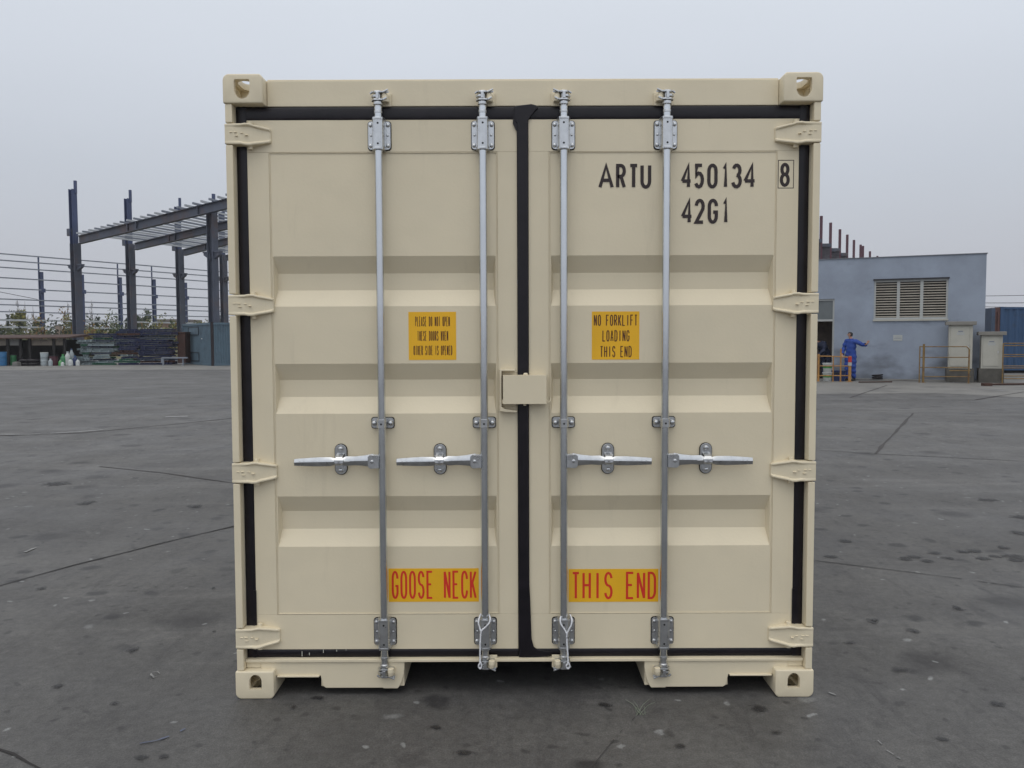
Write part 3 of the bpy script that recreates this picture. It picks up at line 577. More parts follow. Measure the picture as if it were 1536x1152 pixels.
def stroke(m_, pts, wd, y, mi):
    pts = [Vector((p[0], p[1])) for p in pts]; n = len(pts); closed = (pts[0]-pts[-1]).length < 1e-5 and n > 3; L = []
    for i in range(n):
        a = pts[i-1] if i else (pts[-2] if closed else None); b = pts[i+1] if i < n-1 else (pts[1] if closed else None); p = pts[i]
        d1 = (p-a).normalized() if a is not None and (p-a).length > 1e-7 else None; d2 = (b-p).normalized() if b is not None and (b-p).length > 1e-7 else None
        if d1 is None: d1 = d2
        if d2 is None: d2 = d1
        n1 = Vector((-d1.y, d1.x)); n2 = Vector((-d2.y, d2.x)); nn = n1+n2
        if nn.length < 0.2: nn = n1
        nn.normalize(); k = min(2.0, 1/max(0.35, nn.dot(n1))); L.append((p+nn*(wd/2*k), p-nn*(wd/2*k)))
    vs = []
    for a, b in L: vs += [(a.x, y, a.y), (b.x, y, b.y)]
    m_.add(vs, [(2*i, 2*i+1, 2*i+3, 2*i+2) for i in range(n-1)], mi)
def glyph(m_, ch, x0, x1, z0, z1, wd, y, mi=0):
    for i, pl in enumerate(GL[ch]):
        stroke(m_, [(x0+wd/2+(x1-x0-wd)*a, z0+wd/2+(z1-z0-wd)*b) for a, b in pl], wd, y-0.00012*i, mi)
def textrow(m_, s, x0, x1, z0, z1, wd, y, mi=0, gap=0.22):
    n = len(s); cw = (x1-x0)/(n-gap)
    for i, ch in enumerate(s):
        if ch != ' ': glyph(m_, ch, x0+i*cw, x0+i*cw+cw*(1-gap), z0, z1, wd, y, mi)
YT = 0.0556
def letters(rows):
    tm = MB()
    for ch, a, b, z0, z1, y in rows: glyph(tm, ch, a, b, z0, z1, 0.0138, y)
    return tm
P(letters([(c, a, b, 2.134, 2.236, YT) for c, a, b in (('A', .312, .376), ('R', .385, .426), ('T', .437, .479), ('U', .486, .531))]), 'owner_code', INK, DR, fix=False)
P(letters([(c, a, b, 2.134, 2.236, YT) for c, a, b in (('4', .653, .701), ('5', .709, .750), ('0', .763, .806), ('1', .826, .850), ('3', .864, .907), ('4', .913, .966))]), 'serial_number', INK, DR, fix=False)
P(letters([(c, a, b, 1.989, 2.092, YT) for c, a, b in (('4', .655, .706), ('2', .712, .754), ('G', .766, .809), ('1', .829, .852))]), 'size_code', INK, DR, fix=False)
tm = letters([('8', 1.063, 1.105, 2.139, 2.238, 0.0546)])
for x0, x1, z0, z1 in ((1.055, 1.1215, 2.2465, 2.2495), (1.055, 1.1215, 2.133, 2.136), (1.055, 1.058, 2.136, 2.2465), (1.1185, 1.1215, 2.136, 2.2465)): tm.add([(x0, 0.0546, z0), (x1, 0.0546, z0), (x1, 0.0546, z1), (x0, 0.0546, z1)], [(0, 1, 2, 3)])
P(tm, 'check_digit', INK, DR, fix=False)
def sign(x0, x1, z0, z1, rows, ink, par, label, wd):
    m_ = MB(); m_.box(x0, x1, 0.0566, 0.0573, z0, z1)
    for s, a, b, c, d in rows: textrow(m_, s, a, b, c, d, wd, 0.0562, 1)
    o = P(m_, 'warning_sign', [YEL, ink], par, fix=False); o['label'] = label; return o
def kr(x0, x1, y0, y1): a = K(x0, y1); b = K(x1, y0); return a[0], b[0], a[1], b[1]
sign(-.481, -.282, 1.427, 1.628, [('PLEASE DO NOT OPEN', *kr(622.8, 674.7, 474.7, 489.6)), ('THESE DOORS WHEN', *kr(626, 672.2, 496.3, 511.4)), ('OTHER SIDE IS OPENED', *kr(620.3, 678.4, 518.3, 532.9))], BROWN, DL, 'small yellow sign: PLEASE DO NOT OPEN THESE DOORS WHEN OTHER SIDE IS OPENED', 0.0026)
sign(.286, .485, 1.426, 1.627, [('NO FORKLIFT', *kr(890.7, 956.3, 471.8, 489)), ('LOADING', *kr(903.6, 944.4, 495, 512.3)), ('THIS END', *kr(900, 947.6, 518.8, 536))], BROWN, DR, 'small yellow sign: NO FORKLIFT LOADING THIS END', 0.0044)
sign(-.577, -.193, .397, .541, [('GOOSE NECK', *kr(587.8, 714.7, 856, 898.6))], RED, DL, 'wide yellow sign with red GOOSE NECK', 0.0088)
sign(.189, .571, .394, .536, [('THIS END', *kr(857.4, 984.3, 857.6, 899.2))], RED, DR, 'wide yellow sign with red THIS END', 0.0098)
# cords on the inner rods
def cord(pts, label, rad=0.0034):
    m_ = MB()
    for pl in pts:
        L = []
        for px, py, dy in pl: a = at(px, py, CD+dy); L.append(a)
        S = []
        for i in range(len(L)-1):
            p0, p1, p2, p3 = L[max(i-1, 0)], L[i], L[i+1], L[min(i+2, len(L)-1)]
            for k in range(6): t = k/6; S.append(0.5*((2*p1)+(p2-p0)*t+(2*p0-5*p1+4*p2-p3)*t*t+(3*p1-p0-3*p2+p3)*t**3))
        S.append(L[-1]); m_.tube(S, rad, 8)
    o = m_.build('cord', CORD, smooth=60); tag(o, label, 'cord', 'white cords tied to the inner lock rods')
cord([[(733, 921, .03), (735.2, 927, .0), (734, 934, -.008), (728, 941, -.008), (722, 947, -.008), (720.5, 960, -.008), (720, 980, -.008), (720, 993, -.010), (717.8, 999, -.010), (720.2, 1003, -.010), (722.4, 999, -.010), (720.5, 993, -.012)],
      [(721, 921, .03), (718.5, 928, .0), (717.6, 935, -.008), (719.8, 942, -.01), (721.5, 948, -.012)]], 'white cord looped round the inner lock rod of the left door')
cord([[(855, 922, .03), (857.8, 929, .0), (857, 937, -.008), (853, 945, -.008), (850.3, 952, -.008), (850.5, 965, -.008), (851.8, 985, -.008), (852, 994, -.010), (849.4, 999, -.010), (852, 1003, -.010), (854.6, 999, -.010), (852.5, 994, -.012)],
      [(843, 922, .03), (840.4, 928, .0), (841.3, 936, -.008), (846, 943, -.01), (850, 950, -.012)]], 'white cord looped round the inner lock rod of the right door')
# ------------------------------------------------------------------ steel hall frames on the left
STL = mat('slate_steel', (0.07, 0.08, 0.11), 0.6, var=0.25, vs=0.8, col2=(0.09, 0.07, 0.075), c2s=0.6)
STB = mat('blue_steel', (0.045, 0.062, 0.135), 0.55, var=0.2, vs=0.8)
GIR = mat('grey_purlin', (0.20, 0.22, 0.26), 0.55, var=0.2, vs=0.5)
GIRP = mat('pale_purlin', (0.42, 0.44, 0.46), 0.5, var=0.2, vs=0.5)
AX = Vector((0.447, 0.894, 0)); AXN = Vector((0.894, -0.447, 0))     # along the rows of columns, across the hall
fr = thing('steel_hall_frame', 'tall slate-blue steel frame of an open hall with sloping rafters and roof purlins', 'steel frame', (-33.8, 65, 0))
def column(par, px, pyt, pyc, pyb, Y, wl, wu=None, thin=None, cap=None, pyk=None, width=0.5, side=1):
    """px column centre at the corbel height; pyt top, pyc corbel, thin = top of the thin angle iron above"""
    b = at(px, pyc, Y); m_ = MB(); zt = at(px, pyt, Y).z
    split = at(px, pyk, Y).z if pyk else zt
    m_.hbeam((b.x, b.y, 0), (b.x, b.y, split), wl, width, 0.05, up=AXN, mi=0, mw=0)
    if pyk: m_.hbeam((b.x-0.08, b.y, split), (b.x-0.08, b.y, zt), (wu or wl)*0.85, width*0.8, 0.04, up=AXN, mi=1)
    m_.box(b.x-wl*0.7, b.x+wl*0.7, b.y-width*0.6, b.y+width*0.6, 0, 0.06)
    o = m_.build('column', [STL, STB], par)
    k = MB(); n = AXN; w2 = wl*0.5+0.28
    for s in ((-1, 1) if side == 2 else (side,)):
        k.bar(Vector((b.x, b.y, b.z+0.12))+n*(s*(wl*0.3)), Vector((b.x, b.y, b.z+0.12))+n*(s*w2*1.35), 0.35, 0.10)
        k.loft([[tuple(Vector((b.x, b.y, b.z+zz))+n*(s*dd)+AX*(ww)) for dd, zz in ((0.1, 0.07), (w2*1.3, 0.07), (w2*1.3, -0.06), (0.1, -0.42))] for ww in (-0.12, 0.12)])
    k.build('corbel', STL, o)
    if thin:
        t = MB(); zz = at(px, thin, Y).z; t.bar((b.x+0.14, b.y, zt-0.3), (b.x+0.14, b.y, zz), 0.18, 0.18, up=(0, 1, 0)); t.build('angle_iron', STB, o)
    return b, o
c1, o1 = column(fr, 114, 284, 400, 500, 65.0, 0.60, 0.52, 271, pyk=366, side=2)
c2, o2 = column(fr, 196, 298, 407, 500, 69.9, 0.56, 0.50, 285, pyk=366, side=2)
c3, o3 = column(fr, 270, 310, 413, 500, 74.2, 0.52, 0.45, 297, pyk=374, side=2)
c5, o5 = column(fr, 335.5, 318, 418, 500, 79.0, 0.52, 0.45, 308, pyk=382, side=2)
c4, o4 = column(fr, 319, 308, 381, 500, 55.0, 0.50, None, 291, side=2)
c6, o6 = column(fr, 382, 325, 392, 500, 59.9, 0.50, None, 306, side=2)
# haunch brackets
for b, py, Y in ((c1, 353, 65.0), (c2, 368, 69.9), (c3, 376, 74.2), (c5, 383, 79.0)):
    z = at(100, py, Y).z; q = MB(); q.bar(Vector((b.x, b.y, z+0.25))-AXN*0.75, Vector((b.x, b.y, z+0.25))-AXN*0.2, 0.3, 0.55); q.build('cap_plate', STL, fr)
# rafters climb from the far row towards the viewer's right
rafts = []
def rafter(p0, py0, Y0, px1, py1, Y1, hh):
    a = at(p0, py0, Y0); b = at(px1, py1, Y1); m_ = MB(); m_.hbeam(a, b, 0.32, hh, 0.05)
    for t in (0.36, 0.42, 0.8): q = a.lerp(b, t); m_.bar(q+Vector((0, 0, -hh/2)), q+Vector((0, 0, hh/2)), 0.36, 0.07, up=(1, 0, 0))
    m_.build('rafter', STL, fr); rafts.append((a, b))
rafter(119, 360, 64.6, 352, 303, 52.6, 0.62)
rafter(203, 370, 69.5, 360, 333, 59.5, 0.58)
rafter(276, 379, 73.8, 372, 354, 66.0, 0.55)
a = at(340, 387, 78.6); b = at(400, 371, 73.0); q = MB(); q.hbeam(a, b, 0.32, 0.5, 0.05); q.build('rafter', STL, fr); rafts.append((a, b))
for i in range(22):
    t = 0.03+i*0.0455; m_ = MB(); pts = []
    for (a, b), ks in zip(rafts, (1, 1.27, 1.75, 2.0)):
        L0 = (rafts[0][1]-rafts[0][0]).length; L = (b-a).length; u = t*L0/L; 
        pts.append(a+(b-a)*u+Vector((0, 0, 0.40)))
    d = (pts[1]-pts[0]).normalized(); pts = [pts[0]-d*0.55]+pts
    for p, q_ in zip(pts[:-1], pts[1:]): m_.bar(p, q_, 0.09, 0.13)
    m_.build('purlin', GIR if i % 2 else GIRP, fr)
# second row, further off, carrying long horizontal rails
fr2 = thing('steel_wall_frame', 'long row of thin blue steel posts strung with horizontal rails behind the hall frame', 'steel frame', (-54, 97, 0))
F = [(62, 436, 97, 408, 386), (123, 438, 101, 412, 392), (180, 441, 105.5, 416, 396), (231, 445, 110, 419, 400), (278, 447, 114, 424, 404), (322, 449, 118.5, 427, 408), (360, 451, 123, 430, 412), (-10, 433, 92.5, 404, 380)]
for px, pc, Y, pt, th in F:
    b = at(px, pc, Y); zt = at(px, pt, Y).z; m_ = MB(); m_.hbeam((b.x, b.y, 0), (b.x, b.y, zt), 0.36, 0.42, 0.06, up=AXN)
    m_.bar(Vector((b.x, b.y, b.z)), Vector((b.x, b.y, b.z))+AXN*0.55, 0.3, 0.45)
    o = m_.build('column', STB, fr2)
    t = MB(); t.bar((b.x-0.22, b.y, b.z*0.8), (b.x-0.22, b.y, at(px, th, Y).z), 0.13, 0.13, up=(0, 1, 0)); t.build('angle_iron', STB, o)
e0 = at(62, 436, 97); e1 = at(278, 447, 114); dv = (e1-e0); dv.z = 0; s0 = e0-dv*0.75; s1 = e0+dv*1.6
Y0 = None
for py in (380.7, 390.4, 401, 416.5, 432.3, 448.5, 457, 467.5, 480, 490.5):
    # height where the sight line at px 0 meets the row
    d = ray(0, py); nrm = Vector((-dv.y, dv.x, 0)).normalized(); t = (e0-EYE).dot(nrm)/d.dot(nrm); z = (EYE+d*t).z
    off = nrm*0.25*(-1 if nrm.y > 0 else 1)
    m_ = MB(); m_.bar(Vector((s0.x, s0.y, z))+off, Vector((s1.x, s1.y, z))+off, 0.10, 0.13 if py < 475 else 0.2)
    m_.build('girt', GIR if py < 475 else GIRP, fr2)
# ------------------------------------------------------------------ far brick building, hedge and trees on the left
bl = thing('brick_building', 'low brown brick building far off between the steel columns', 'building', at(254, 505, 150)-Vector((0, 0, at(254, 505, 150).z)))
a = at(236, 478, 150); b = at(274, 478, 150); q = MB(); q.box(a.x, b.x, 150, 158, 0, a.z-0.5); q.build('wall', mat('brown_brick', (0.19, 0.12, 0.085), 0.8, var=0.2, vs=1), bl)
q = MB(); q.box(a.x-0.4, b.x+0.4, 149.6, 158.4, a.z-0.5, a.z-0.1); q.build('roof', mat('grey_roof', (0.16, 0.14, 0.13), 0.8), bl)
for i in range(3): q = MB(); q.box(a.x+0.7+i*1.4, a.x+1.4+i*1.4, 149.93, 149.98, 1.8, 2.9); q.build('window', mat('dim_glass', (0.04, 0.045, 0.05), 0.3), bl)
hutl = thing('gate_pillar', 'small beige rendered pillar standing in the hedge', 'pillar', at(86, 505, 85)-Vector((0, 0, at(86, 505, 85).z)))
a = at(83, 489, 85); b = at(89, 489, 85); q = MB(); q.box(a.x, b.x, 85, 85.5, 0, a.z); q.build('shaft', mat('pinkish_render', (0.30, 0.24, 0.20), 0.8), hutl)
q = MB(); q.box(a.x-.06, b.x+.06, 84.94, 85.56, a.z, a.z+.12); q.build('cap', CONC, hutl)
LEAF = {}
def leafm(n, c, c2): LEAF[n] = mat('leaf_'+n, c, 0.75, var=0.35, vs=1.2, col2=c2, c2s=0.6)
leafm('yellow', (0.13, 0.135, 0.03), (0.20, 0.17, 0.03)); leafm('green', (0.035, 0.055, 0.02), (0.06, 0.075, 0.025)); leafm('dark', (0.018, 0.03, 0.016), (0.03, 0.045, 0.02)); leafm('rust', (0.16, 0.09, 0.025), (0.22, 0.14, 0.03)); leafm('olive', (0.075, 0.085, 0.03), (0.11, 0.11, 0.04))
BARK = mat('bark', (0.07, 0.055, 0.045), 0.9, var=0.3, vs=4, bump=0.4, bs=12)
def leaves(m_, c, rx, ry, rz, n, sz, lumps=6):
    cs = [(Vector((random.gauss(0, .42)*rx, random.gauss(0, .42)*ry, random.gauss(0, .42)*rz)), random.uniform(.35, .6)) for _ in range(lumps)]
    for _ in range(n):
        cc, r_ = random.choice(cs); v = Vector((random.gauss(0, 1), random.gauss(0, 1), random.gauss(0, 1))); v.normalize(); v *= r_*random.random()**0.4
        p = Vector(c)+cc+Vector((v.x*rx, v.y*ry, v.z*rz)); a_ = Vector((random.gauss(0, 1), random.gauss(0, 1), random.gauss(0, 1))).normalized(); b_ = a_.orthogonal().normalized(); s = sz*random.uniform(.6, 1.3)
        m_.add([p-a_*s, p-b_*s*.5, p+a_*s, p+b_*s*.5], [(0, 1, 2, 3)])
def tree(px, pyt, Y, kind, wpx, label, name='leafy_tree', n=900, crown_lo=0.3):
    top = at(px, pyt, Y); h = top.z; wd = wpx/FPX*Y; o = thing(name, label, 'tree', (top.x, Y, 0))
    m_ = MB(); m_.tube([(top.x, Y, 0), (top.x+.05*h*.3, Y, h*.4), (top.x, Y, h*.85)], [.03*h, .02*h, .006*h], 7)
    for k in range(7):
        z = h*random.uniform(.3, .7); an = random.random()*6.3; m_.tube([(top.x, Y, z), (top.x+math.cos(an)*wd*.22, Y+math.sin(an)*wd*.22, z+h*.1), (top.x+math.cos(an)*wd*.4, Y+math.sin(an)*wd*.4, z+h*.22)], [.010*h, .007*h, .002*h], 5)
    m_.build('trunk', BARK, o)
    c = MB(); leaves(c, (top.x, Y, h*(1+crown_lo)/2), wd*.5, wd*.5, h*(1-crown_lo)/2*.95, n, .035*h, 9); c.build('crown', LEAF[kind], o, fix=False)
tree(30, 462, 120, 'yellow', 22, 'small yellow-green tree at the far left of the hedge'); tree(54, 470, 122, 'yellow', 12, 'narrow yellowish tree just left of the nearest rail post')
tree(12, 473, 118, 'dark', 9, 'small dark tree at the left edge of the picture', n=500); tree(104, 473, 125, 'yellow', 16, 'yellow-green tree behind the tallest steel column', n=700)
tree(148, 476, 112, 'dark', 26, 'low dark green tree right of the tallest column', n=1100, crown_lo=.15); tree(172, 480, 118, 'yellow', 16, 'low yellow bush-like tree between two steel columns', n=700, crown_lo=.1)
tree(213, 464, 130, 'green', 26, 'round green tree beside the brown brick building', n=1200, crown_lo=.2); tree(190, 474, 132, 'dark', 16, 'dark tree left of the round green tree', n=700, crown_lo=.2)
tree(284, 474, 120, 'dark', 16, 'dark tree above the grey-blue container', n=700, crown_lo=.2); tree(262, 473, 135, 'olive', 12, 'olive tree just right of the brown brick building', n=600)
tree(332, 472, 125, 'olive', 14, 'olive tree mostly behind the right steel column', n=600)
def bare(px, pyt, Y, label):
    top = at(px, pyt, Y); h = top.z; o = thing('bare_tree', label, 'tree', (top.x, Y, 0)); m_ = MB(); m_.tube([(top.x, Y, 0), (top.x+.1, Y, h*.5), (top.x, Y, h)], [.10, .06, .01], 6); m_.build('trunk', BARK, o)
    m_ = MB()
    for k in range(26):
        z = h*random.uniform(.35, .92); an = random.random()*6.3; l_ = h*.16*random.uniform(.5, 1.1)*(1.15-z/h); m_.tube([(top.x, Y, z), (top.x+math.cos(an)*l_*.6, Y+math.sin(an)*l_*.6, z+l_), (top.x+math.cos(an)*l_*.8, Y+math.sin(an)*l_*.8, z+l_*1.8)], [.03, .02, .008], 4)
    m_.build('branches', BARK, o)
bare(26, 448, 130, 'bare leafless tree above the yellow-green tree at far left'); bare(37, 452, 128, 'thin bare sapling close to the bare tree at far left'); bare(101, 452, 128, 'bare tree left of the tallest steel column'); bare(137, 450, 130, 'bare tree right of the tallest steel column'); bare(49, 458, 133, 'faint bare sapling left of the nearest rail post')
hd = MB(); hm = [LEAF[k] for k in ('yellow', 'green', 'rust', 'dark', 'olive')]
for k in range(150):
    px = -60+k*3.1+random.uniform(-3, 3); Y = random.uniform(84, 112); top = at(px, random.uniform(481, 492), Y); mi = random.choices(range(5), (3, 3, 2, 2, 3))[0]; h = max(.8, top.z)
    b0 = len(hd.f); leaves(hd, (top.x, Y, h*.45), 1.5, 1.3, h*.62, 170, .15, 5); 
    for i in range(b0, len(hd.f)): hd.m[i] = mi
tag(hd.build('hedge', hm, fix=False), 'long tangled hedge of yellow and green shrubs behind the yard', 'hedge', kind='stuff')
# ------------------------------------------------------------------ rusty lean-to and its clutter
RUST = mat('rusty_iron', (0.055, 0.026, 0.019), 0.85, var=0.4, vs=2, col2=(0.04, 0.02, 0.018)); DKW = mat('dark_shed_wall', (0.022, 0.02, 0.02), 0.9, var=0.4, vs=2)
TAN = mat('tan_board', (0.20, 0.17, 0.14), 0.85, var=0.25, vs=1.2, col2=(0.12, 0.10, 0.09)); 
YS = 49.5
def X(px, Y=YS): return at(px, 520, Y).x
def Z(py, px=80, Y=YS): return at(px, py, Y).z
sh = thing('lean_to_shed', 'low open-fronted shed with rusty roof edge and dark inside, far left', 'shed', (X(40), YS+1, 0))
q = MB(); q.add([(X(-90), YS-.3, Z(507)), (X(104), YS-.3, Z(506)), (X(104), YS+2.4, Z(501)), (X(-90), YS+2.4, Z(502)), (X(-90), YS-.3, Z(507)-.07), (X(104), YS-.3, Z(506)-.07), (X(104), YS+2.4, Z(501)-.14), (X(-90), YS+2.4, Z(502)-.14)], [(0, 1, 2, 3), (7, 6, 5, 4), (0, 4, 5, 1), (1, 5, 6, 2), (2, 6, 7, 3), (3, 7, 4, 0)]); q.build('roof', RUST, sh)
q = MB(); q.box(X(-90), X(103), YS+2.2, YS+2.35, 0, 1.5); q.build('back_wall', DKW, sh)
for a, b, m_ in ((-80, 11, TAN), (13, 30, CONC), (46, 80, TAN), (82, 96, TAN)):
    q = MB(); q.box(X(a), X(b), YS+.05, YS+.1, Z(518), Z(509)); q.build('fascia_board', m_, sh)
for px in (12, 31, 45, 81, 97): q = MB(); q.bar((X(px), YS, 0), (X(px), YS, Z(508)), .13, .13, up=(0, 1, 0)); q.build('post', DKW, sh)
PL = {n: mat('plastic_'+n, c, 0.45, var=0.15, vs=3) for n, c in (('blue', (0.03, 0.14, 0.30)), ('white', (0.46, 0.48, 0.47)), ('green', (0.04, 0.20, 0.08)), ('navy', (0.015, 0.03, 0.10)), ('pale', (0.30, 0.34, 0.36)), ('maroon', (0.07, 0.02, 0.03)), ('black', (0.02, 0.02, 0.022)), ('bgreen', (0.06, 0.26, 0.07)))}
def drum(px, y0, y1, wpx, c, lid, name, label, cat, Y=YS-0.6, group=None, neck=False):
    z = 0; h = (y1-y0)/FPX*Y; r = wpx/2/FPX*Y; x = X(px, Y); o = thing(name, label, cat, (x, Y, z), group=group); m_ = MB()
    if neck: prof = [(r*.85, 0), (r, .03*h), (r, .62*h), (r*.9, .7*h), (r*.45, .85*h), (r*.35, .93*h)]
    else: prof = [(r*.93, 0), (r*.96, .02*h), (r, .1*h), (r*.97, .33*h), (r*1.03, .35*h), (r*.97, .37*h), (r*.97, .63*h), (r*1.03, .65*h), (r*.97, .67*h), (r, .93*h), (r*.96, .95*h)]
    m_.lathe(prof, (x, Y, 0), 'z', 18); m_.build('body', PL[c], o, smooth=40)
    m_ = MB(); rl_ = r*.42 if neck else r*1.04; m_.lathe([(rl_, .93*h if neck else .945*h), (rl_, .99*h), (rl_*.85, h)], (x, Y, 0), 'z', 18); m_.build('lid', PL[lid], o, smooth=40); return o
drum(2, 522, 543, 14, 'blue', 'blue', 'plastic_drum', 'blue plastic drum at the left edge under the lean-to', 'drum')
drum(19, 527, 543, 10, 'green', 'black', 'plastic_drum', 'dull green drum beside the blue drum', 'drum', Y=YS+.3)
drum(66, 523, 543, 11, 'pale', 'white', 'plastic_drum', 'tall pale drum standing alone in front of the dark shed', 'drum')
drum(80, 528, 543, 12, 'maroon', 'black', 'plastic_drum', 'dark maroon drum right of the tall pale drum', 'drum')
drum(75, 532, 543, 6, 'pale', 'white', 'plastic_jug', 'small pale jug between the pale drum and the maroon drum', 'jug', Y=YS-1.1, neck=True)
drum(90, 535, 544, 6, 'bgreen', 'white', 'plastic_jug', 'bright green jug left of the white jugs', 'jug', Y=YS-1.0, neck=True)
drum(94, 526, 543, 8, 'green', 'bgreen', 'plastic_jug', 'tall green jug behind the bright green one', 'jug', Y=YS-.4, neck=True)
drum(101, 522, 543, 8, 'white', 'pale', 'plastic_jug', 'tallest white jug of the cluster by the pile', 'jug', Y=YS-.3, neck=True)
drum(107, 518, 543, 7, 'pale', 'navy', 'plastic_jug', 'tall pale jug with dark lid near the beam pile', 'jug', Y=YS, neck=True)
drum(105, 533, 544, 7, 'white', 'green', 'plastic_jug', 'short white jug with green cap near the beam pile', 'jug', Y=YS-1.1, neck=True)
drum(112, 529, 544, 7, 'navy', 'blue', 'plastic_jug', 'navy blue jug between white jugs', 'jug', Y=YS-.8, neck=True)
drum(116, 534, 544, 6, 'white', 'pale', 'plastic_jug', 'small white jug rightmost of the cluster', 'jug', Y=YS-1.0, neck=True)
drum(93, 538, 545, 5, 'white', 'navy', 'plastic_jug', 'smallest white jug at the front of the cluster', 'jug', Y=YS-1.5, neck=True)
def tyre(px, Y, z, r, label):
    q = MB(); x = X(px, Y); L = []; n = 24; vs = []
    for i in range(n):
        t = 2*math.pi*i/n
        for k in range(8): u = 2*math.pi*k/8; rr = r*.75+r*.25*math.cos(u); vs.append((x+rr*math.cos(t), Y+rr*math.sin(t), z+.1+.1*math.sin(u)))
    q.add(vs, [(i*8+k, ((i+1) % n)*8+k, ((i+1) % n)*8+(k+1) % 8, i*8+(k+1) % 8) for i in range(n) for k in range(8)]); o = q.build('tyre', RUB, smooth=60); tag(o, label, 'tyre', 'tyres in front of the lean-to')
for i in range(2): tyre(38, YS-.7, i*.2, .36, ('lower', 'upper')[i]+' black tyre of the left stack by the shed')
for i in range(2): tyre(50, YS-.7, i*.2, .36, ('lower', 'upper')[i]+' black tyre of the right stack by the shed')
q = MB(); q.box(X(17, 48), X(25, 48), 48, 48.4, 0, .22); q.box(X(17, 48)+.05, X(25, 48)-.05, 48.05, 48.35, .22, .26); tag(q.build('concrete_block', CONC, bevel=.02), 'pale concrete block on the ground before the blue drum', 'block')
# ------------------------------------------------------------------ stacked steel sections
PB = {'blue': mat('beam_blue', (0.022, 0.032, 0.095), 0.6, var=0.4, vs=1.5, col2=(0.04, 0.03, 0.05)), 'pale': mat('beam_pale', (0.30, 0.36, 0.38), 0.6, var=0.35, vs=1.5), 'green': mat('beam_green', (0.045, 0.14, 0.09), 0.6, var=0.3, vs=1.5), 'rust': mat('beam_rust', (0.10, 0.05, 0.04), 0.8, var=0.4, vs=1.5), 'slate': mat('beam_slate', (0.06, 0.075, 0.11), 0.6, var=0.4, vs=1.5)}
def bundle(px0, px1, pyt, cols, ws, labels, grp, Y0):
    x0, x1 = X(px0, Y0), X(px1, Y0); top = at(px0, pyt, Y0).z; n = int(top/.125)
    for k in range(n):
        for r_ in range(2):
            z = .07+k*.125; c = random.choices(cols, ws)[0]; a = x0+random.uniform(-.25, .35); b = x1+random.uniform(-.35, .25); y = Y0+r_*.45+random.uniform(-.12, .12)
            if k == n-1 and r_: continue
            m_ = MB(); sk = random.uniform(-.11, .11); m_.hbeam((a, y, z-sk*.3), (b, y+random.uniform(-.15, .15), z+sk*.3), .16, .105, .016)
            for j in range(3): xx = a+(b-a)*(.15+.35*j); m_.box(xx-.02, xx+.02, y-.085, y+.085, z-.05, z+.05)
            o = m_.build('steel_section', PB[c]); tag(o, labels[c]+(', front row' if r_ == 0 else ', back row'), 'steel section', grp)
lab1 = {'pale': 'pale grey steel section in the mixed stack left of the blue one', 'green': 'green steel section in the mixed stack left of the blue one', 'slate': 'slate steel section in the mixed stack left of the blue one', 'rust': 'rust-brown steel section in the mixed stack left of the blue one', 'blue': 'dark blue steel section in the mixed stack'}
lab2 = {'pale': 'pale steel section in the middle stack of beams', 'slate': 'slate steel section in the middle stack of beams', 'rust': 'rust-brown steel section in the middle stack of beams', 'blue': 'dark blue steel section in the middle stack of beams', 'green': 'green steel section in the middle stack of beams'}
lab3 = {'pale': 'pale steel section in the tall blue stack beside the container', 'slate': 'slate steel section in the tall blue stack', 'rust': 'rust-brown steel section in the tall blue stack', 'blue': 'dark blue steel section in the tall stack beside the container'}
bundle(116, 140, 507, ['pale', 'green', 'slate'], [3, 1, 2], {k: v.replace('mixed stack left of the blue one', 'short end stack by the jugs') for k, v in lab1.items()}, 'steel sections in the short end stack', 50.2)
bundle(136, 174, 499, ['pale', 'green', 'slate', 'rust', 'blue'], [5, 2, 3, 1, 2], lab1, 'steel sections in the mixed stack', 50.0)
bundle(172, 208, 491, ['pale', 'slate', 'rust', 'blue', 'green'], [1, 3, 2, 6, .5], lab2, 'steel sections in the middle stack', 49.8)
bundle(207, 262, 492, ['slate', 'rust', 'blue'], [3, 1, 9], lab3, 'steel sections in the blue stack', 49.8)
q = MB(); q.box(X(262), X(274), YS+.4, YS+1.2, .1, Z(500)); q.box(X(261), X(275), YS+.35, YS+1.25, Z(500), Z(500)+.06); tag(q.build('rusty_crate', RUST, bevel=.02), 'rust-red steel crate between the blue stack and the grey-blue container', 'crate')
q = MB(); q.bar((X(238, 48), 48.4, .45), (X(278, 48), 48.3, .45), .10, .08); q.bar((X(238, 48), 48.4, .15), (X(238, 48), 48.4, .42), .08, .08, up=(0, 1, 0)); q.bar((X(270, 48), 48.4, .0), (X(270, 48), 48.4, .42), .08, .08, up=(0, 1, 0)); q.bar((X(240, 48), 48.4, .0), (X(240, 48), 48.4, .42), .08, .08, up=(0, 1, 0)); tag(q.build('pale_trestle', GIR), 'pale metal trestle in front of the blue stack', 'trestle')
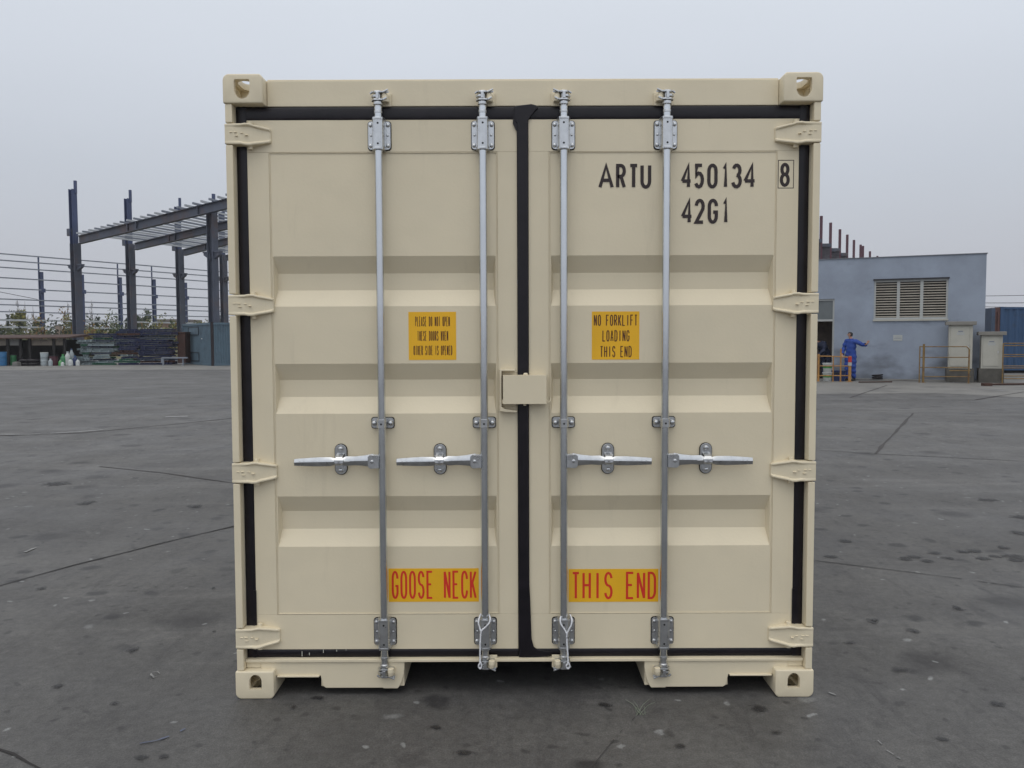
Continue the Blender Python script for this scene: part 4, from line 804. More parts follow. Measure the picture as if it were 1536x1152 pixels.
# ------------------------------------------------------------------ grey-blue container seen on its corner
GBM = mat('grey_blue_steel', (0.085, 0.135, 0.175), 0.6, var=0.15, vs=1.0, col2=(0.06, 0.09, 0.12), c2s=1.2); GBD = mat('grey_blue_dark', (0.035, 0.05, 0.065), 0.7, var=0.2)
cc = G(318, 549); gb = thing('storage_container', 'grey-blue ribbed steel container seen corner-on beside the beam stacks', 'container', (cc.x, cc.y, 0))
dL = (G(276, 545.5)-cc); dL.z = 0; LW = dL.length; dL.normalize(); dRr = Vector((-dL.y, dL.x, 0)); dRr = dRr if dRr.x > 0 else -dRr; HGB = at(318, 484, cc.y).z
def ribwall(p, d, n, L, z0, z1):
    m_ = MB(); k = int(L/.14); prof = []
    for i in range(k): s = i*.14; prof += [(s, 0), (s+.05, 0), (s+.07, .03), (s+.12, .03)]
    prof.append((L, 0)); vs = []
    for s, a in prof:
        q_ = p+d*s+n*a; vs += [(q_.x, q_.y, z0), (q_.x, q_.y, z1)]
    m_.add(vs, [(2*i, 2*i+2, 2*i+3, 2*i+1) for i in range(len(prof)-1)]); return m_
p0 = Vector((cc.x, cc.y, 0)); RW = 2.6
ribwall(p0+dL*.14, dL, dRr, LW-.2, .12, HGB-.1).build('side_panel', GBM, gb, fix=False); ribwall(p0+dRr*.14, dRr, dL, RW-.2, .12, HGB-.1).build('side_panel', GBM, gb, fix=False)
q = MB()
for d, L in ((dL, LW), (dRr, RW)):
    q.bar(p0+d*.12+Vector((0, 0, .07)), p0+d*L+Vector((0, 0, .07)), .08, .12); q.bar(p0+d*.12+Vector((0, 0, HGB-.05)), p0+d*L+Vector((0, 0, HGB-.05)), .08, .12); q.bar(p0+d*L, p0+d*L+Vector((0, 0, HGB)), .12, .12, up=(1, 0, 0))
far = p0+dL*LW+dRr*RW; q.add([(*(p0+dL*.1+dRr*.1).xy, HGB-.02), (*(p0+dL*LW).xy, HGB-.02), (*far.xy, HGB-.02), (*(p0+dRr*RW).xy, HGB-.02)], [(0, 1, 2, 3)])
q.add([(*(p0+dL*LW).xy, 0.1), (*far.xy, .1), (*far.xy, HGB-.03), (*(p0+dL*LW).xy, HGB-.03)], [(0, 1, 2, 3)]); q.build('frame', GBM, gb)
q = MB(); q.bar(p0+(dL+dRr)*.09, p0+(dL+dRr)*.09+Vector((0, 0, HGB+.04)), .14, .14, up=(1, 0, 0)); q.build('corner_post', mat('dark_rust_post', (0.02, 0.015, 0.018), 0.8), gb)
def patch(d, n, s0, s1, z0, z1, nm, m_):
    q = MB(); a, b = p0+d*s0-n*.03, p0+d*s1-n*.03
    for (u, v, zz0, zz1) in ((a, b, z0, z0+.05), (a, b, z1-.05, z1)): q.bar(Vector((u.x, u.y, (zz0+zz1)/2)), Vector((v.x, v.y, (zz0+zz1)/2)), .04, .05)
    for u in (a, b): q.bar(Vector((u.x, u.y, z0)), Vector((u.x, u.y, z1)), .04, .05, up=(d.x, d.y, 0))
    a2, b2 = p0+d*s0-n*.012, p0+d*s1-n*.012; q.bar(Vector((a2.x, a2.y, (z0+z1)/2)), Vector((b2.x, b2.y, (z0+z1)/2)), .02, z1-z0-.1, mi=1)
    q.build(nm, [GBD, m_], gb)
for d, n in ((dL, dRr), (dRr, dL)):
    patch(d, n, LW*.42 if d is dL else RW*.42, LW*.78 if d is dL else RW*.78, HGB*.72, HGB*.92, 'hatch', GBM); patch(d, n, LW*.42 if d is dL else RW*.42, LW*.72 if d is dL else RW*.72, .22, .75, 'vent_door', GBM)
q = MB(); l0 = p0+dL*(LW*.3)-dRr*.04; q.lathe([(.035, 0), (.03, .06)], (l0.x, l0.y, HGB*.62), 'z', 10); q.build('handle', mat('bright_metal', (.7, .7, .7), .3, metal=.5), gb)
# ------------------------------------------------------------------ grey-blue building on the right
A = G(1222, 568.5); B = G(1475, 572.5); dW = (B-A); dW.z = 0; LWALL = dW.length; ang = math.atan2(dW.y, dW.x)
dn = dW.normalized(); O0 = A-dn*3.0; WF = Frame((O0.x, O0.y, 0), ang); WU = LWALL+3.0; WH = 0.5*(WF.pt(1475, 378.5)[1]+WF.pt(1232, 391.5)[1])
def wall_mat():
    m = mat('grey_blue_render', (0.275, 0.315, 0.385), 0.8, var=0.07, vs=0.7, bump=0.15, bs=25, col2=(0.22, 0.25, 0.305), c2s=0.8, c2t=(.42, .70)); t = m.node_tree; n = t.nodes.new; l = t.links.new; b = t.nodes['Principled BSDF']; src = b.inputs['Base Color'].links[0].from_socket
    tcn = n('ShaderNodeTexCoord'); sp_ = n('ShaderNodeSeparateXYZ'); l(tcn.outputs['Object'], sp_.inputs[0]); hmr = n('ShaderNodeMapRange'); l(sp_.outputs['Z'], hmr.inputs['Value']); hmr.inputs['From Min'].default_value = 0.1; hmr.inputs['From Max'].default_value = 1.5; hmr.inputs['To Min'].default_value = .30; hmr.inputs['To Max'].default_value = 0
    mp = n('ShaderNodeMapping'); mp.inputs['Scale'].default_value = (.8, .8, 1.6); l(tcn.outputs['Object'], mp.inputs[0]); nz = n('ShaderNodeTexNoise'); nz.inputs['Scale'].default_value = 1.1; nz.inputs['Detail'].default_value = 7; l(mp.outputs[0], nz.inputs['Vector'])
    ad = n('ShaderNodeMath'); ad.operation = 'ADD'; l(nz.outputs['Fac'], ad.inputs[0]); l(hmr.outputs[0], ad.inputs[1]); r2 = n('ShaderNodeMapRange'); l(ad.outputs[0], r2.inputs['Value']); r2.inputs['From Min'].default_value = .62; r2.inputs['From Max'].default_value = .85; r2.inputs['To Max'].default_value = .75
    mi = n('ShaderNodeMix'); mi.data_type = 'RGBA'; l(r2.outputs[0], mi.inputs['Factor']); l(src, mi.inputs['A']); mi.inputs['B'].default_value = (.085, .09, .10, 1); l(mi.outputs['Result'], b.inputs['Base Color']); return m
WALL = wall_mat(); CREAM = mat('cream_paint', (0.40, 0.39, 0.34), 0.6, var=.08, vs=3); WHT = mat('white_frame', (0.38, 0.39, 0.38), 0.5, var=.06)
bd = thing('plant_building', 'flat-roofed grey-blue rendered building with a louvred window and open doorway', 'building', (O0.x, O0.y, 0), ang)
d0 = WF.pt(1206, 520)[0]; d1, dh = WF.pt(1252, 449)[0], WF.pt(1240, 448.5)[1]; w0, wzt = WF.pt(1311.5, 421); w1, wzb = WF.pt(1421.5, 478); TW = .24; DEP = 7.0
q = MB(); q.box(0, d0, 0, TW, 0, WH); q.box(d0, d1, 0, TW, dh, WH); q.box(d1, w0, 0, TW, 0, WH); q.box(w0, w1, 0, TW, 0, wzb); q.box(w0, w1, 0, TW, wzt, WH); q.box(w1, WU, 0, TW, 0, WH)
q.box(WU-TW, WU, TW, DEP, 0, WH); q.box(0, TW, TW, DEP, 0, WH); q.box(TW, WU-TW, DEP-TW, DEP, 0, WH); q.build('wall', WALL, bd, local=True)
q = MB(); q.box(TW, WU-TW, TW, DEP-TW, WH-.45, WH-.30); q.box(-.03, WU+.03, -.03, TW+.02, WH, WH+.025); q.box(WU-TW-.02, WU+.03, TW+.021, DEP+.03, WH, WH+.025); q.build('roof', mat('grey_coping', (.16, .17, .19), .8), bd, local=True)
q = MB(); q.box(TW, WU-TW, 2.3, 2.4, 0, WH-.5); q.box(w0-1.2, w0-1.1, TW, 2.299, 0, WH-.5); q.build('inner_wall', mat('brown_inner', (.42, .35, .31), .9, var=.3), bd, local=True)
q = MB(); fz = WF.pt(1240, 480.5)[1]
q.box(d1-.06, d1, .04, .12, 0, dh-.06); q.box(d0, d1, .04, .12, dh-.06, dh); q.box(d0, d1-.06, .04, .12, fz-.035, fz+.035); q.box(d0, d0+.06, .04, .12, 0, dh-.06); df = q.build('door_frame', WHT, bd, local=True)
q = MB(); q.box(d0+.06, d1-.06, .07, .085, fz+.036, dh-.061); q.build('transom_panel', mat('grey_transom', (.12, .135, .14), .5), df, local=True)
q = MB(); fw = .06; q.box(w0, w1, .03, .15, wzt-fw, wzt); q.box(w0, w1, .03, .15, wzb, wzb+fw); q.box(w0, w0+fw, .03, .15, wzb+fw, wzt-fw); q.box(w1-fw, w1, .03, .15, wzb+fw, wzt-fw)
m1, m2 = WF.pt(1347.5, 450)[0], WF.pt(1382.5, 450)[0]
for m_ in (m1, m2): q.box(m_-.05, m_+.05, .03, .15, wzb+fw, wzt-fw)
wf = q.build('louvre_window', WHT, bd, local=True); q = MB(); q.box(w0-.03, w1+.03, -.05, .03, wzt+.002, wzt+.05); q.build('top_shadow_strip', mat('window_top_shadow', (.03, .03, .035), .8), wf, local=True)  # near-black strip above the frame stands in for the shadow there
q = MB(); q.box(w0-.02, w1+.02, -.06, .03, wzb-.06, wzb-.002); q.build('sill', CREAM, wf, local=True)
q = MB(); q.box(w0+.01, w1-.01, .20, .22, wzb, wzt); q.build('dark_backing', DARK, wf, local=True)
for a, b in ((w0+fw, m1-.05), (m1+.05, m2-.05), (m2+.05, w1-fw)):
    q = MB(); ns = 14; zz0, zz1 = wzb+fw, wzt-fw
    for k in range(ns): z = zz0+(zz1-zz0)*(k+.5)/ns; h = (zz1-zz0)/ns; q.add([(a, .05, z-h*.10), (b, .05, z-h*.10), (b, .11, z+h*.14), (a, .11, z+h*.14), (a, .055, z-h*.36), (b, .055, z-h*.36), (b, .115, z+h*.04), (a, .115, z+h*.04)], [(0, 1, 2, 3), (7, 6, 5, 4), (0, 4, 5, 1), (3, 2, 6, 7)])
    q.build('louvre', mat('louvre_cream', (.44, .40, .34), .6, var=.08), wf, local=True)
sx0, sz1 = WF.pt(1340, 502.5); sx1, sz0 = WF.pt(1353.5, 511); pl = MB(); pl.box(sx0, sx1, -.012, -.002, sz0, sz1); pl.box(sx0+.03, sx1-.03, -.014, -.0125, sz0+.07, sz0+.085, 1); pl.box(sx0+.05, sx1-.05, -.014, -.0125, sz0+.12, sz0+.13, 1)
o = pl.build('wall_plaque', [WHT, GIR], bd, local=True); o['label'] = 'small pale plaque on the grey-blue wall'
q = MB(); q.box(w1+.02, w1+.09, -.0, -.07, wzt-.3, wzt-.2)
# wall lamp / small white thing inside the window
def worldpt(fr_, u, y, z): return fr_.o+fr_.ex*u+fr_.ey*y+Vector((0, 0, z))
# plinth along the wall
q = MB(); q.box(d1+.3, WU, -.55, -.002, 0, .05); o = q.build('kerb_slab', CONC, None, local=True, bevel=.01); o.location = (O0.x, O0.y, 0); o.rotation_euler.z = ang; struct(o)
# cabinets
PLN = mat('mossy_plinth', (.085, .08, .07), .9, var=.35, vs=3, bump=.3, bs=15)
def cabinet(px0, px1, pyt, pyb, ycap, label, y=-.75, dep=.5, cap=.06, tag_=True):
    u0, zt = WF.pt(px0, pyt, y); u1, zb = WF.pt(px1, pyb, y); W = u1-u0; loc = worldpt(WF, (u0+u1)/2, y, 0); o = thing('electrical_cabinet', label, 'cabinet', loc, ang, 'electrical cabinets by the building')
    q = MB(); q.box(-W/2-.06, W/2+.06, -.05, dep+.1, 0, zb); q.build('plinth', PLN, o, local=True, bevel=.015)
    q = MB(); q.box(-W/2, W/2, 0, dep, zb, zt-cap); q.build('housing', CREAM, o, local=True, bevel=.008)
    q = MB(); q.box(-W/2+.05, W/2-.10, -.018, -.001, zb+.08, zt-cap-.06); dr = q.build('door', CREAM, o, local=True, bevel=.006)
    q = MB(); q.box(W/2-.14, W/2-.115, -.04, -.019, zb+(zt-zb)*.45, zb+(zt-zb)*.52); q.build('handle', ZINC, dr, local=True)
    q = MB(); q.box(-.12, .10, -.022, -.019, zt-cap-.33, zt-cap-.24); q.box(-.08, .06, -.022, -.019, zt-cap-.225, zt-cap-.19, 1); q.build('notice', [WHT, GIR], dr, local=True)
    q = MB(); q.box(-W/2-.10, W/2+.10, -.10, dep+.05, zt-cap, zt+ycap); q.build('canopy', mat('canopy_grey', (.20, .19, .17), .7), o, local=True, bevel=.01)
    return o
cabinet(1424, 1458, 485, 553, .06, 'taller pale metal cabinet in front of the wall under the louvred window end'); cabinet(1472.5, 1503, 502, 553, .10, 'shorter pale metal cabinet at the corner of the building', cap=.02)
# railings
RAIL = mat('rusty_yellow_rail', (.20, .125, .04), .65, var=.3, vs=4, col2=(.12, .06, .03), c2s=6); ORG = mat('orange_rail', (.36, .185, .05), .6, var=.25, vs=4, col2=(.25, .12, .04), c2s=5)
def railing(name, label, y, posts, rails, m, rad=.016):
    u0 = WF.pt(posts[0][0], 560, y)[0]; o = thing(name, label, 'railing', worldpt(WF, u0, y, 0), ang)
    for px, pyt, r_ in posts: u, z = WF.pt(px, pyt, y); q = MB(); q.tube([(u-u0, 0, 0), (u-u0, 0, z)], r_, 8); q.lathe([(r_*2.2, 0), (r_*2.2, .012)], (u-u0, 0, 0), 'z', 8); q.build('post', m, o, local=True)
    for a, b, pa, pb in rails: (ua, za), (ub, zb) = WF.pt(a, pa, y), WF.pt(b, pb, y); q = MB(); q.tube([(ua-u0, 0, za), (ub-u0, 0, zb)], rad, 8); q.build('rail', m, o, local=True)
    return o, u0
railing('guard_rail', 'rusty yellow guard rail standing in front of the taller cabinet', -1.35, [(1380, 519, .018), (1386, 516, .035), (1454, 524, .025)], [(1380, 1450, 520, 520), (1450, 1454, 520, 524), (1380, 1454, 536, 536), (1380, 1454, 551, 551.5), (1424, 1456, 556, 556), (1384, 1456, 565, 565)], RAIL)
railing('guard_rail', 'rusty brown guard rail before the blue container at the right edge', -.9, [(1505, 515, .02), (1560, 515, .03), (1640, 514, .03)], [(1505, 1680, 515, 514.5), (1505, 1680, 518.5, 518), (1505, 1680, 532, 531.5), (1505, 1680, 535, 534.5), (1505, 1680, 549, 549), (1505, 1680, 552, 552), (1506, 1680, 564, 564), (1506, 1680, 568, 568)], RAIL, .016)
o, u0 = railing('barrier', 'orange tubular barrier with red and white capped post in front of the doorway', -1.7, [(1205, 532, .03), (1228, 531, .035), (1250, 535, .02), (1261.5, 523, .026), (1275, 534, .050)], [(1205, 1250, 534, 534.5), (1250, 1275, 534.5, 536), (1205, 1275, 549, 549), (1205, 1275, 563.5, 563.5)], ORG, .018)
q = MB(); u, zt = WF.pt(1275, 535, -1.7); _, zm = WF.pt(1275, 543.5, -1.7); _, zl = WF.pt(1275, 548.5, -1.7); q.lathe([(.06, zm), (.06, zt)], (u-u0, 0, 0), 'z', 12, 0); q.lathe([(.0605, zl), (.0605, zm-.002)], (u-u0, 0, 0), 'z', 12, 1); q.build('sleeve', [mat('red_sleeve', (.42, .03, .02), .6), WHT], o, local=True)
# buckets, bin and oddments
def wthing(name, label, cat, px, py, y, group=None): u = WF.pt(px, 560, y)[0]; return thing(name, label, cat, worldpt(WF, u, y, 0), ang, group)
def bucket(px, y, z0, lab):
    o = wthing('bucket', lab, 'bucket', px, 0, y, 'white buckets at the doorway'); o.location.z = z0; q = MB(); q.lathe([(.13, 0), (.135, .01), (.155, .27), (.165, .275), (.165, .30), (.155, .31)], (0, 0, 0), 'z', 20); q.build('body', PL['white'], o, local=True, smooth=40)
    q = MB(); q.lathe([(.1465, .13), (.153, .22)], (0, 0, 0), 'z', 20); q.build('band', PL['bgreen'], o, local=True, smooth=40); return o
bucket(1241, -1.35, 0.0, 'lower white bucket with green band, in the doorway stack'); bucket(1241, -1.35, .315, 'upper white bucket stacked on another by the doorway')
o = wthing('tub', 'dark navy plastic tub on the ground beside the white buckets', 'tub', 1256, 0, -1.2); q = MB(); q.loft([[(x*s, y*s*.7, z) for x, y in ((-.28, -.25), (.28, -.25), (.28, .25), (-.28, .25))] for s, z in ((.85, 0), (1, .34), (1.06, .34), (1.06, .37))]); q.build('body', PL['navy'], o, local=True, bevel=.02); q = MB(); q.box(-.1, .1, -.215, -.19, .26, .30); q.build('handle', PL['black'], o, local=True)
o = wthing('cable_coil', 'small black lump of rubber hose at the foot of the wall', 'hose', 1316, 0, -.5); q = MB(); q.tube([(.16*math.cos(t*.5), .10*math.sin(t*.5), .06+.006*t) for t in range(0, 26)], .028, 8); q.build('coil', RUB, o, local=True, smooth=60)
q = MB(); a, b = G(1480, 579), G(1600, 578); a.z = b.z = .05; q.tube([a, b], .03, 8); q.box(a.x-.12, a.x+.12, a.y-.1, a.y+.1, .004, .09); tag(q.build('steel_bar', RUST), 'long thin rusty bar lying on the ground near the right edge', 'bar')
q = MB(); a, b = G(1288, 574.5), G(1338, 574); a.z = b.z = .03; q.tube([a, b], .02, 8); tag(q.build('steel_rod', RUST), 'dark thin rod lying on the ground below the worker', 'rod')
# ------------------------------------------------------------------ blue container at the right edge
BLU = mat('blue_container_paint', (0.028, 0.072, 0.155), 0.55, var=.15, vs=1, col2=(.03, .05, .09), c2s=1.1, c2t=(.55, .7)); YB = 34.6
xb = at(1500, 500, YB).x; zb1 = at(1510, 460, YB).z; bc = thing('freight_container', 'weathered blue corrugated container with rusty open end at the right edge', 'container', (xb, YB, 0), R(-3))
q = MB(); corrug(q, .02, .1, 6.0, .28, zb1-.1, .036, axis='y'); q.build('side_wall', BLU, bc, local=True, fix=False)
q = MB(); q.box(.0, .1, 0, .12, .12, zb1); q.box(.1, 6, .0, .08, .12, .28); q.box(.1, 6, .0, .08, zb1-.1, zb1-.02); q.box(0, .1, 2.3, 2.43, .12, zb1); q.box(.1, 6, 2.35, 2.43, .12, zb1-.02); q.box(.1, 6, .081, 2.349, zb1-.06, zb1-.03); q.build('frame', BLU, bc, local=True)
q = MB(); q.box(-.20, -.001, .02, .10, .15, zb1-.03); q.box(-.12, -.06, -.02, .018, .15, zb1-.2); q.build('hinge_post', mat('rust_edge', (.10, .05, .045), .8, var=.4, vs=2), bc, local=True)
q = MB(); q.box(-.36, -.21, .0, .9, .18, zb1-.05); q.build('open_door', mat('dull_blue_door', (.05, .075, .12), .6, var=.2), bc, local=True)
q = MB(); q.prism([(1.02, zb1-.75), (1.3, zb1-.55), (1.7, zb1-.5), (1.7, zb1-1.1), (1.2, zb1-1.05)], -.005, .018); q.lathe([(.05, 0), (.05, -.02)], (1.15, -.006, zb1-.5), 'y', 10, 1); q.build('stain_patch', [mat('navy_patch', (.015, .03, .06), .7), WHT], bc, local=True)
q = MB(); q.box(.05, 6, .1, 2.3, 0, .118); q.build('skid', DKW, bc, local=True)
o = thing('scrap_heap', 'rusty stacked scrap metal seen between the building and the blue container', 'scrap', (at(1481, 500, 45).x, 45, 0)); q = MB()
for k in range(22): x0_, z0_ = at(random.uniform(1470, 1486), 500, 45).x, random.uniform(0, at(1480, 481, 45).z); q.bar((x0_-.4, 45+random.uniform(0, .8), z0_), (x0_+.9, 45+random.uniform(0, .8), z0_+random.uniform(-.08, .08)), .15, .12, mi=k % 2)
q.build('bars', [RUST, TAN], o)
WIRE = mat('cable_black', (.03, .03, .035), .7)
for i, (pa, pb, Y) in enumerate(((452, 449, 60), (443, 436, 66), (456.5, 458, 60))):
    q = MB(); a, b = at(1380, pa+1, Y), at(1700, pb, Y); L = [a.lerp(b, t/12)-Vector((0, 0, .5*math.sin(math.pi*t/12)*.3)) for t in range(13)]; q.tube(L, .022, 6); tag(q.build('overhead_cable', WIRE), ('middle', 'highest', 'lowest')[i]+' overhead cable right of the grey-blue building', 'cable', 'overhead cables')
q = MB(); a, b = at(-60, 426, 80), at(56, 449, 95); q.tube([a, b], .03, 6); tag(q.build('overhead_cable', WIRE), 'faint slanting cable crossing the sky at far left', 'cable')
# ------------------------------------------------------------------ stepped brick hall under construction
BRK = mat('dark_brick', (.075, .07, .08), .85, var=.25, vs=1.5, col2=(.05, .045, .055), c2s=1); DRD = mat('dark_red_post', (.09, .035, .05), .7, var=.2)
hb = thing('unfinished_hall', 'dark stepped brick wall of a hall under construction with dark red posts on top', 'building', (23.1, 62.7, 0))
ST = [(1218, 314, 59.5), (1232, 324, 62.7), (1246, 334, 66.3), (1260, 344, 70.4), (1271, 352, 74.1), (1281, 360, 78.2), (1291, 367, 82.2), (1305, 377, 88.6), (1316, 384, 93.7)]
tops = (358, 365, 372, 379, 386.5, 392, 397, 402, 406)
for i, (px, py, Y) in enumerate(ST):
    p = at(px, py, Y); q = MB(); q.bar((p.x, Y, 0), (p.x, Y, p.z), .17, .17, up=(0, 1, 0)); q.build('post', DRD, hb)
    if i < len(ST)-1:
        zt = at(px, tops[i], Y).z; x1 = at(ST[i+1][0], 400, Y).x; q = MB(); q.box(p.x+.02, x1, Y+.2, Y+4.5, 0, zt-.25); q.build('brick_bay', BRK, hb)
        q = MB(); q.box(p.x+.02, x1+.06, Y+.1, Y+4.4, zt-.25, zt); q.build('coping', STL, hb)
p = at(1294, 369, 84); q = MB(); q.bar((p.x, 84, 0), (p.x, 84, p.z), .22, .22, up=(0, 1, 0)); q.build('post', DRD, hb)
# ------------------------------------------------------------------ air
q = MB(); q.box(-720, 720, -70, 1510, -1, 26); hz = q.build('haze', None, local=True); hz.data.materials.clear(); hz['kind'] = 'stuff'; hz['label'] = 'thin grey haze over the yard'
hm_ = bpy.data.materials.new('haze'); hm_.use_nodes = True; hm_.node_tree.nodes.clear(); a_ = hm_.node_tree.nodes.new('ShaderNodeOutputMaterial'); v_ = hm_.node_tree.nodes.new('ShaderNodeVolumePrincipled')
v_.inputs['Density'].default_value = 0.0004; v_.inputs['Color'].default_value = (.93, .95, 1, 1); hm_.node_tree.links.new(v_.outputs[0], a_.inputs['Volume']); hz.data.materials.append(hm_)
# ------------------------------------------------------------------ people
SKIN = mat('skin', (.36, .20, .14), .55, var=.06); OVB = mat('blue_overalls', (.014, .048, .25), .75, var=.15, vs=6, bump=.3, bs=18); HAIR = mat('dark_hair', (.012, .010, .010), .6); NAVY = mat('navy_workwear', (.012, .018, .045), .8, var=.2, vs=6); BOOT = mat('black_boot', (.012, .012, .014), .6)
def person(label, loc, rotz, J, over, headrot, gap=None):
    """J: joint name -> (x, y, z) in metres, the figure facing -y; limb chains grow from the pelvis"""
    root = thing('person', label, 'person', loc, rotz)
    V = []; E_ = []; RD = []
    def v(p, r_): V.append(Vector(p)); RD.append(r_); return len(V)-1
    def chain(i, pts):
        for p, r_ in pts: j = v(p, r_); E_.append((i, j)); i = j
        return i
    pel = v(J['pelvis'], .125); ch = chain(pel, [(J['waist'], .115), (J['chest'], .135)]); nk = chain(ch, [(J['neckb'], .075), (J['neck'], .052), (J['chin'], .062), (J['head'], .088), (J['crown'], .062)])
    for s in ('l', 'r'):
        w_ = chain(ch, [(J[s+'sh'], .062), (J[s+'el'], .043), (J[s+'wr'], .027), (J[s+'palm'], .032)])
        wr, pm = Vector(J[s+'wr']), Vector(J[s+'palm']); d = (pm-wr).normalized(); side = d.cross(Vector((0, 1, 0))); side = side.normalized() if side.length > .1 else Vector((1, 0, 0)); nrm = side.cross(d)
        for k, L in ((-1.5, .058), (-.5, .070), (.5, .074), (1.5, .066)):
            b_ = pm+side*(k*.016)+d*.025; chain(w_, [(b_, .0095), (b_+d*(L*.5)+nrm*.006, .0085), (b_+d*(L*.85)+nrm*.020, .007)])
        b_ = pm+side*(.030); chain(w_, [(b_, .011), (b_+side*.018+d*.03, .009), (b_+side*.020+d*.055, .008)])
        chain(pel, [(J[s+'hip'], .095), (J[s+'kn'], .062), (J[s+'an'], .042), (J[s+'heel'], .040), (J[s+'toe'], .034)])
    me = bpy.data.meshes.new('person'); me.from_pydata([tuple(p) for p in V], E_, []); ob = bpy.data.objects.new('tmp', me); COL.objects.link(ob)
    sk = ob.modifiers.new('s', 'SKIN'); sk.use_smooth_shade = True
    for i, r_ in enumerate(RD): me.skin_vertices[0].data[i].radius = (r_, r_)
    me.skin_vertices[0].data[0].use_root = True; sb = ob.modifiers.new('ss', 'SUBSURF'); sb.levels = 2; sb.render_levels = 2
    dg = bpy.context.evaluated_depsgraph_get(); m2 = bpy.data.meshes.new_from_object(ob.evaluated_get(dg)); bpy.data.objects.remove(ob, do_unlink=True)
    m2.materials.clear(); m2.materials.append(SKIN); body = bpy.data.objects.new('body', m2); COL.objects.link(body); body.parent = root
    # nose, ears, eyes and brow pulled out of the same head: small raised shapes set in the face
    hd_, ck = Vector(J['head']), Vector(J['chin']); fd = Vector((math.sin(headrot), -math.cos(headrot), 0)); sd_ = Vector((-fd.y, fd.x, 0))
    f_ = MB(); nz = hd_+fd*.088; f_.loft([[tuple(nz+sd_*(a*w_)+Vector((0, 0, z))+fd*o_) for a, o_ in ((-1, -.01), (0, d_), (1, -.01))] for z, w_, d_ in ((.012, .007, .004), (-.02, .013, .022), (-.032, .014, .012))])
    for a in (-1, 1): q_ = hd_+sd_*(a*.084)+Vector((0, 0, -.01)); f_.loft([[tuple(q_+fd*(x*.016)+Vector((0, 0, z*.028))+sd_*(a*o_)) for x, z in ((-1, 0), (-.5, 1), (.6, 1), (1, .1), (0, -1))] for o_ in (-.01, .012)])
    f_.build('face_features', SKIN, body, local=True, smooth=60)
    f_ = MB()
    for a in (-1, 1): q_ = hd_+fd*.080+sd_*(a*.031)+Vector((0, 0, .012)); f_.lathe([(.011, -.004), (.008, .004), (.003, .007)], tuple(q_), 'z', 10)
    q_ = hd_+fd*.078+Vector((0, 0, -.055)); f_.bar(q_-sd_*.022, q_+sd_*.022, .010, .006); f_.build('eyes_and_mouth', HAIR, body, local=True)
    bm = bmesh.new(); bm.from_mesh(m2); zc = hd_.z
    kill = [f for f in bm.faces if f.calc_center_median().z > Vector(J['neck']).z-.015 and (f.calc_center_median()-hd_).length < .26 or min((f.calc_center_median()-Vector(J[s+'wr'])).dot((Vector(J[s+'palm'])-Vector(J[s+'wr'])).normalized()) > -.01 and (f.calc_center_median()-Vector(J[s+'palm'])).length < .19 for s in 'lr') or any((f.calc_center_median()-Vector(J[s+'palm'])).length < .17 and (f.calc_center_median()-Vector(J[s+'wr'])).dot((Vector(J[s+'palm'])-Vector(J[s+'wr'])).normalized()) > -.01 for s in 'lr') or f.calc_center_median().z < .09]
    bmesh.ops.delete(bm, geom=kill, context='FACES'); bm.normal_update()
    for q_ in bm.verts: q_.co += q_.normal*(.027+.012*math.sin(q_.co.z*38+q_.co.x*9))
    mo = bpy.data.meshes.new('overalls'); bm.to_mesh(mo); bm.free(); mo.materials.clear(); mo.materials.append(over); oo = bpy.data.objects.new('overalls', mo); COL.objects.link(oo); oo.parent = body
    so_ = oo.modifiers.new('sol', 'SOLIDIFY'); so_.thickness = .006
    bm = bmesh.new(); bm.from_mesh(m2); bmesh.ops.delete(bm, geom=[f for f in bm.faces if f.calc_center_median().z > .12], context='FACES'); bm.normal_update()
    for q_ in bm.verts: q_.co += q_.normal*.014
    mo = bpy.data.meshes.new('boots'); bm.to_mesh(mo); bm.free(); mo.materials.clear(); mo.materials.append(BOOT); oo = bpy.data.objects.new('boots', mo); COL.objects.link(oo); oo.parent = body
    bm = bmesh.new(); bm.from_mesh(m2); bmesh.ops.delete(bm, geom=[f for f in bm.faces if not ((f.calc_center_median()-hd_).length < .16 and (f.calc_center_median().z > hd_.z+.038 or ((f.calc_center_median()-hd_).dot(fd) < -.005 and f.calc_center_median().z > hd_.z-.06)))], context='FACES'); bm.normal_update()
    for q_ in bm.verts: q_.co += q_.normal*.014
    mo = bpy.data.meshes.new('hair'); bm.to_mesh(mo); bm.free(); mo.materials.clear(); mo.materials.append(HAIR); oo = bpy.data.objects.new('hair', mo); COL.objects.link(oo); oo.parent = body
    return root
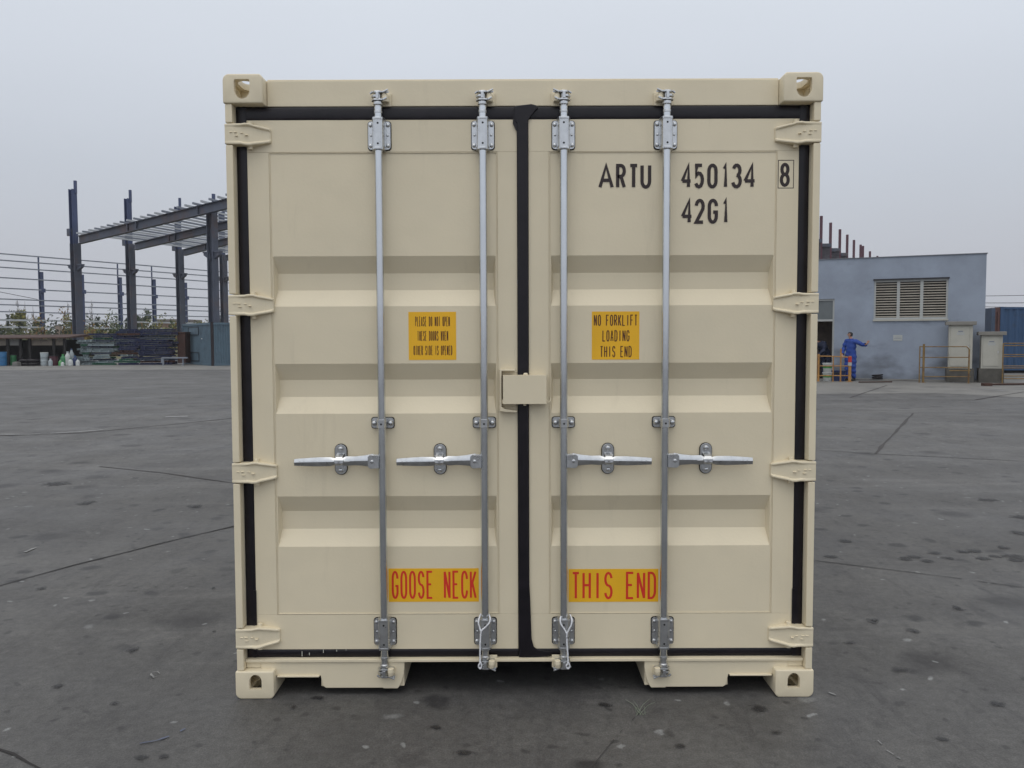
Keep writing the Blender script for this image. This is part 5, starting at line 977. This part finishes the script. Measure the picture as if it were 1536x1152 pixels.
J1 = dict(pelvis=(0, .01, .93), waist=(0, .02, 1.07), chest=(0.01, .02, 1.27), neckb=(.0, .01, 1.42), neck=(-.01, .0, 1.47), chin=(-.03, -.01, 1.54), head=(-.03, .0, 1.60), crown=(-.02, .01, 1.68),
          rsh=(-.17, .02, 1.38), rel=(-.235, -.02, 1.12), rwr=(-.22, -.16, .92), rpalm=(-.215, -.20, .85), lsh=(.18, .02, 1.38), lel=(.37, .05, 1.23), lwr=(.53, .0, 1.25), lpalm=(.585, -.01, 1.32),
          rhip=(-.09, .01, .86), rkn=(-.11, -.02, .49), ran=(-.11, .03, .09), rheel=(-.11, .05, .045), rtoe=(-.14, -.14, .035), lhip=(.09, .01, .86), lkn=(.11, -.02, .49), lan=(.11, .03, .09), lheel=(.11, .05, .045), ltoe=(.14, -.14, .035))
yb = -.95; uu = WF.pt(1275.5, 560, yb)[0]; lo = worldpt(WF, uu, yb, 0)
person('worker in bright blue overalls looking left, one arm stretched right towards the wall plaque', lo, ang+R(-22), J1, OVB, R(-65))
J2 = dict(J1); J2.update(waist=(-.03, -.08, 1.05), chest=(-.10, -.20, 1.20), neckb=(-.16, -.28, 1.31), neck=(-.19, -.31, 1.34), chin=(-.25, -.37, 1.38), head=(-.26, -.38, 1.44), crown=(-.24, -.38, 1.52), rsh=(-.24, -.18, 1.27), rel=(-.34, -.28, 1.02), rwr=(-.36, -.44, .86), rpalm=(-.36, -.48, .80), lsh=(.07, -.22, 1.27), lel=(.12, -.34, 1.02), lwr=(.0, -.48, .88), lpalm=(-.03, -.51, .81))
uu = WF.pt(1239, 560, .55)[0]; lo = worldpt(WF, uu, .55, 0)
person('worker in dark navy clothes stooping inside the open doorway', lo, ang+R(-30), J2, NAVY, R(-50))
# ------------------------------------------------------------------ sprig of dry grass before the container
q = MB(); c = G(958, 1072)
for k in range(9):
    an = random.uniform(-1.2, 1.2)+math.pi/2; l_ = random.uniform(.02, .06); dx, dy = math.cos(an)*l_*1.2, random.uniform(-.02, .03)
    b0 = Vector((c.x+random.uniform(-.02, .03), c.y+random.uniform(-.01, .01), .001)); q.tube([b0, b0+Vector((dx*.5, dy*.5, l_*.7)), b0+Vector((dx, dy, l_))], [.0012, .001, .0004], 5)
tag(q.build('grass_sprig', mat('dry_straw', (.20, .23, .17), .8)), 'tiny dry grass sprig on the ground below the right bottom rail', 'grass sprig')
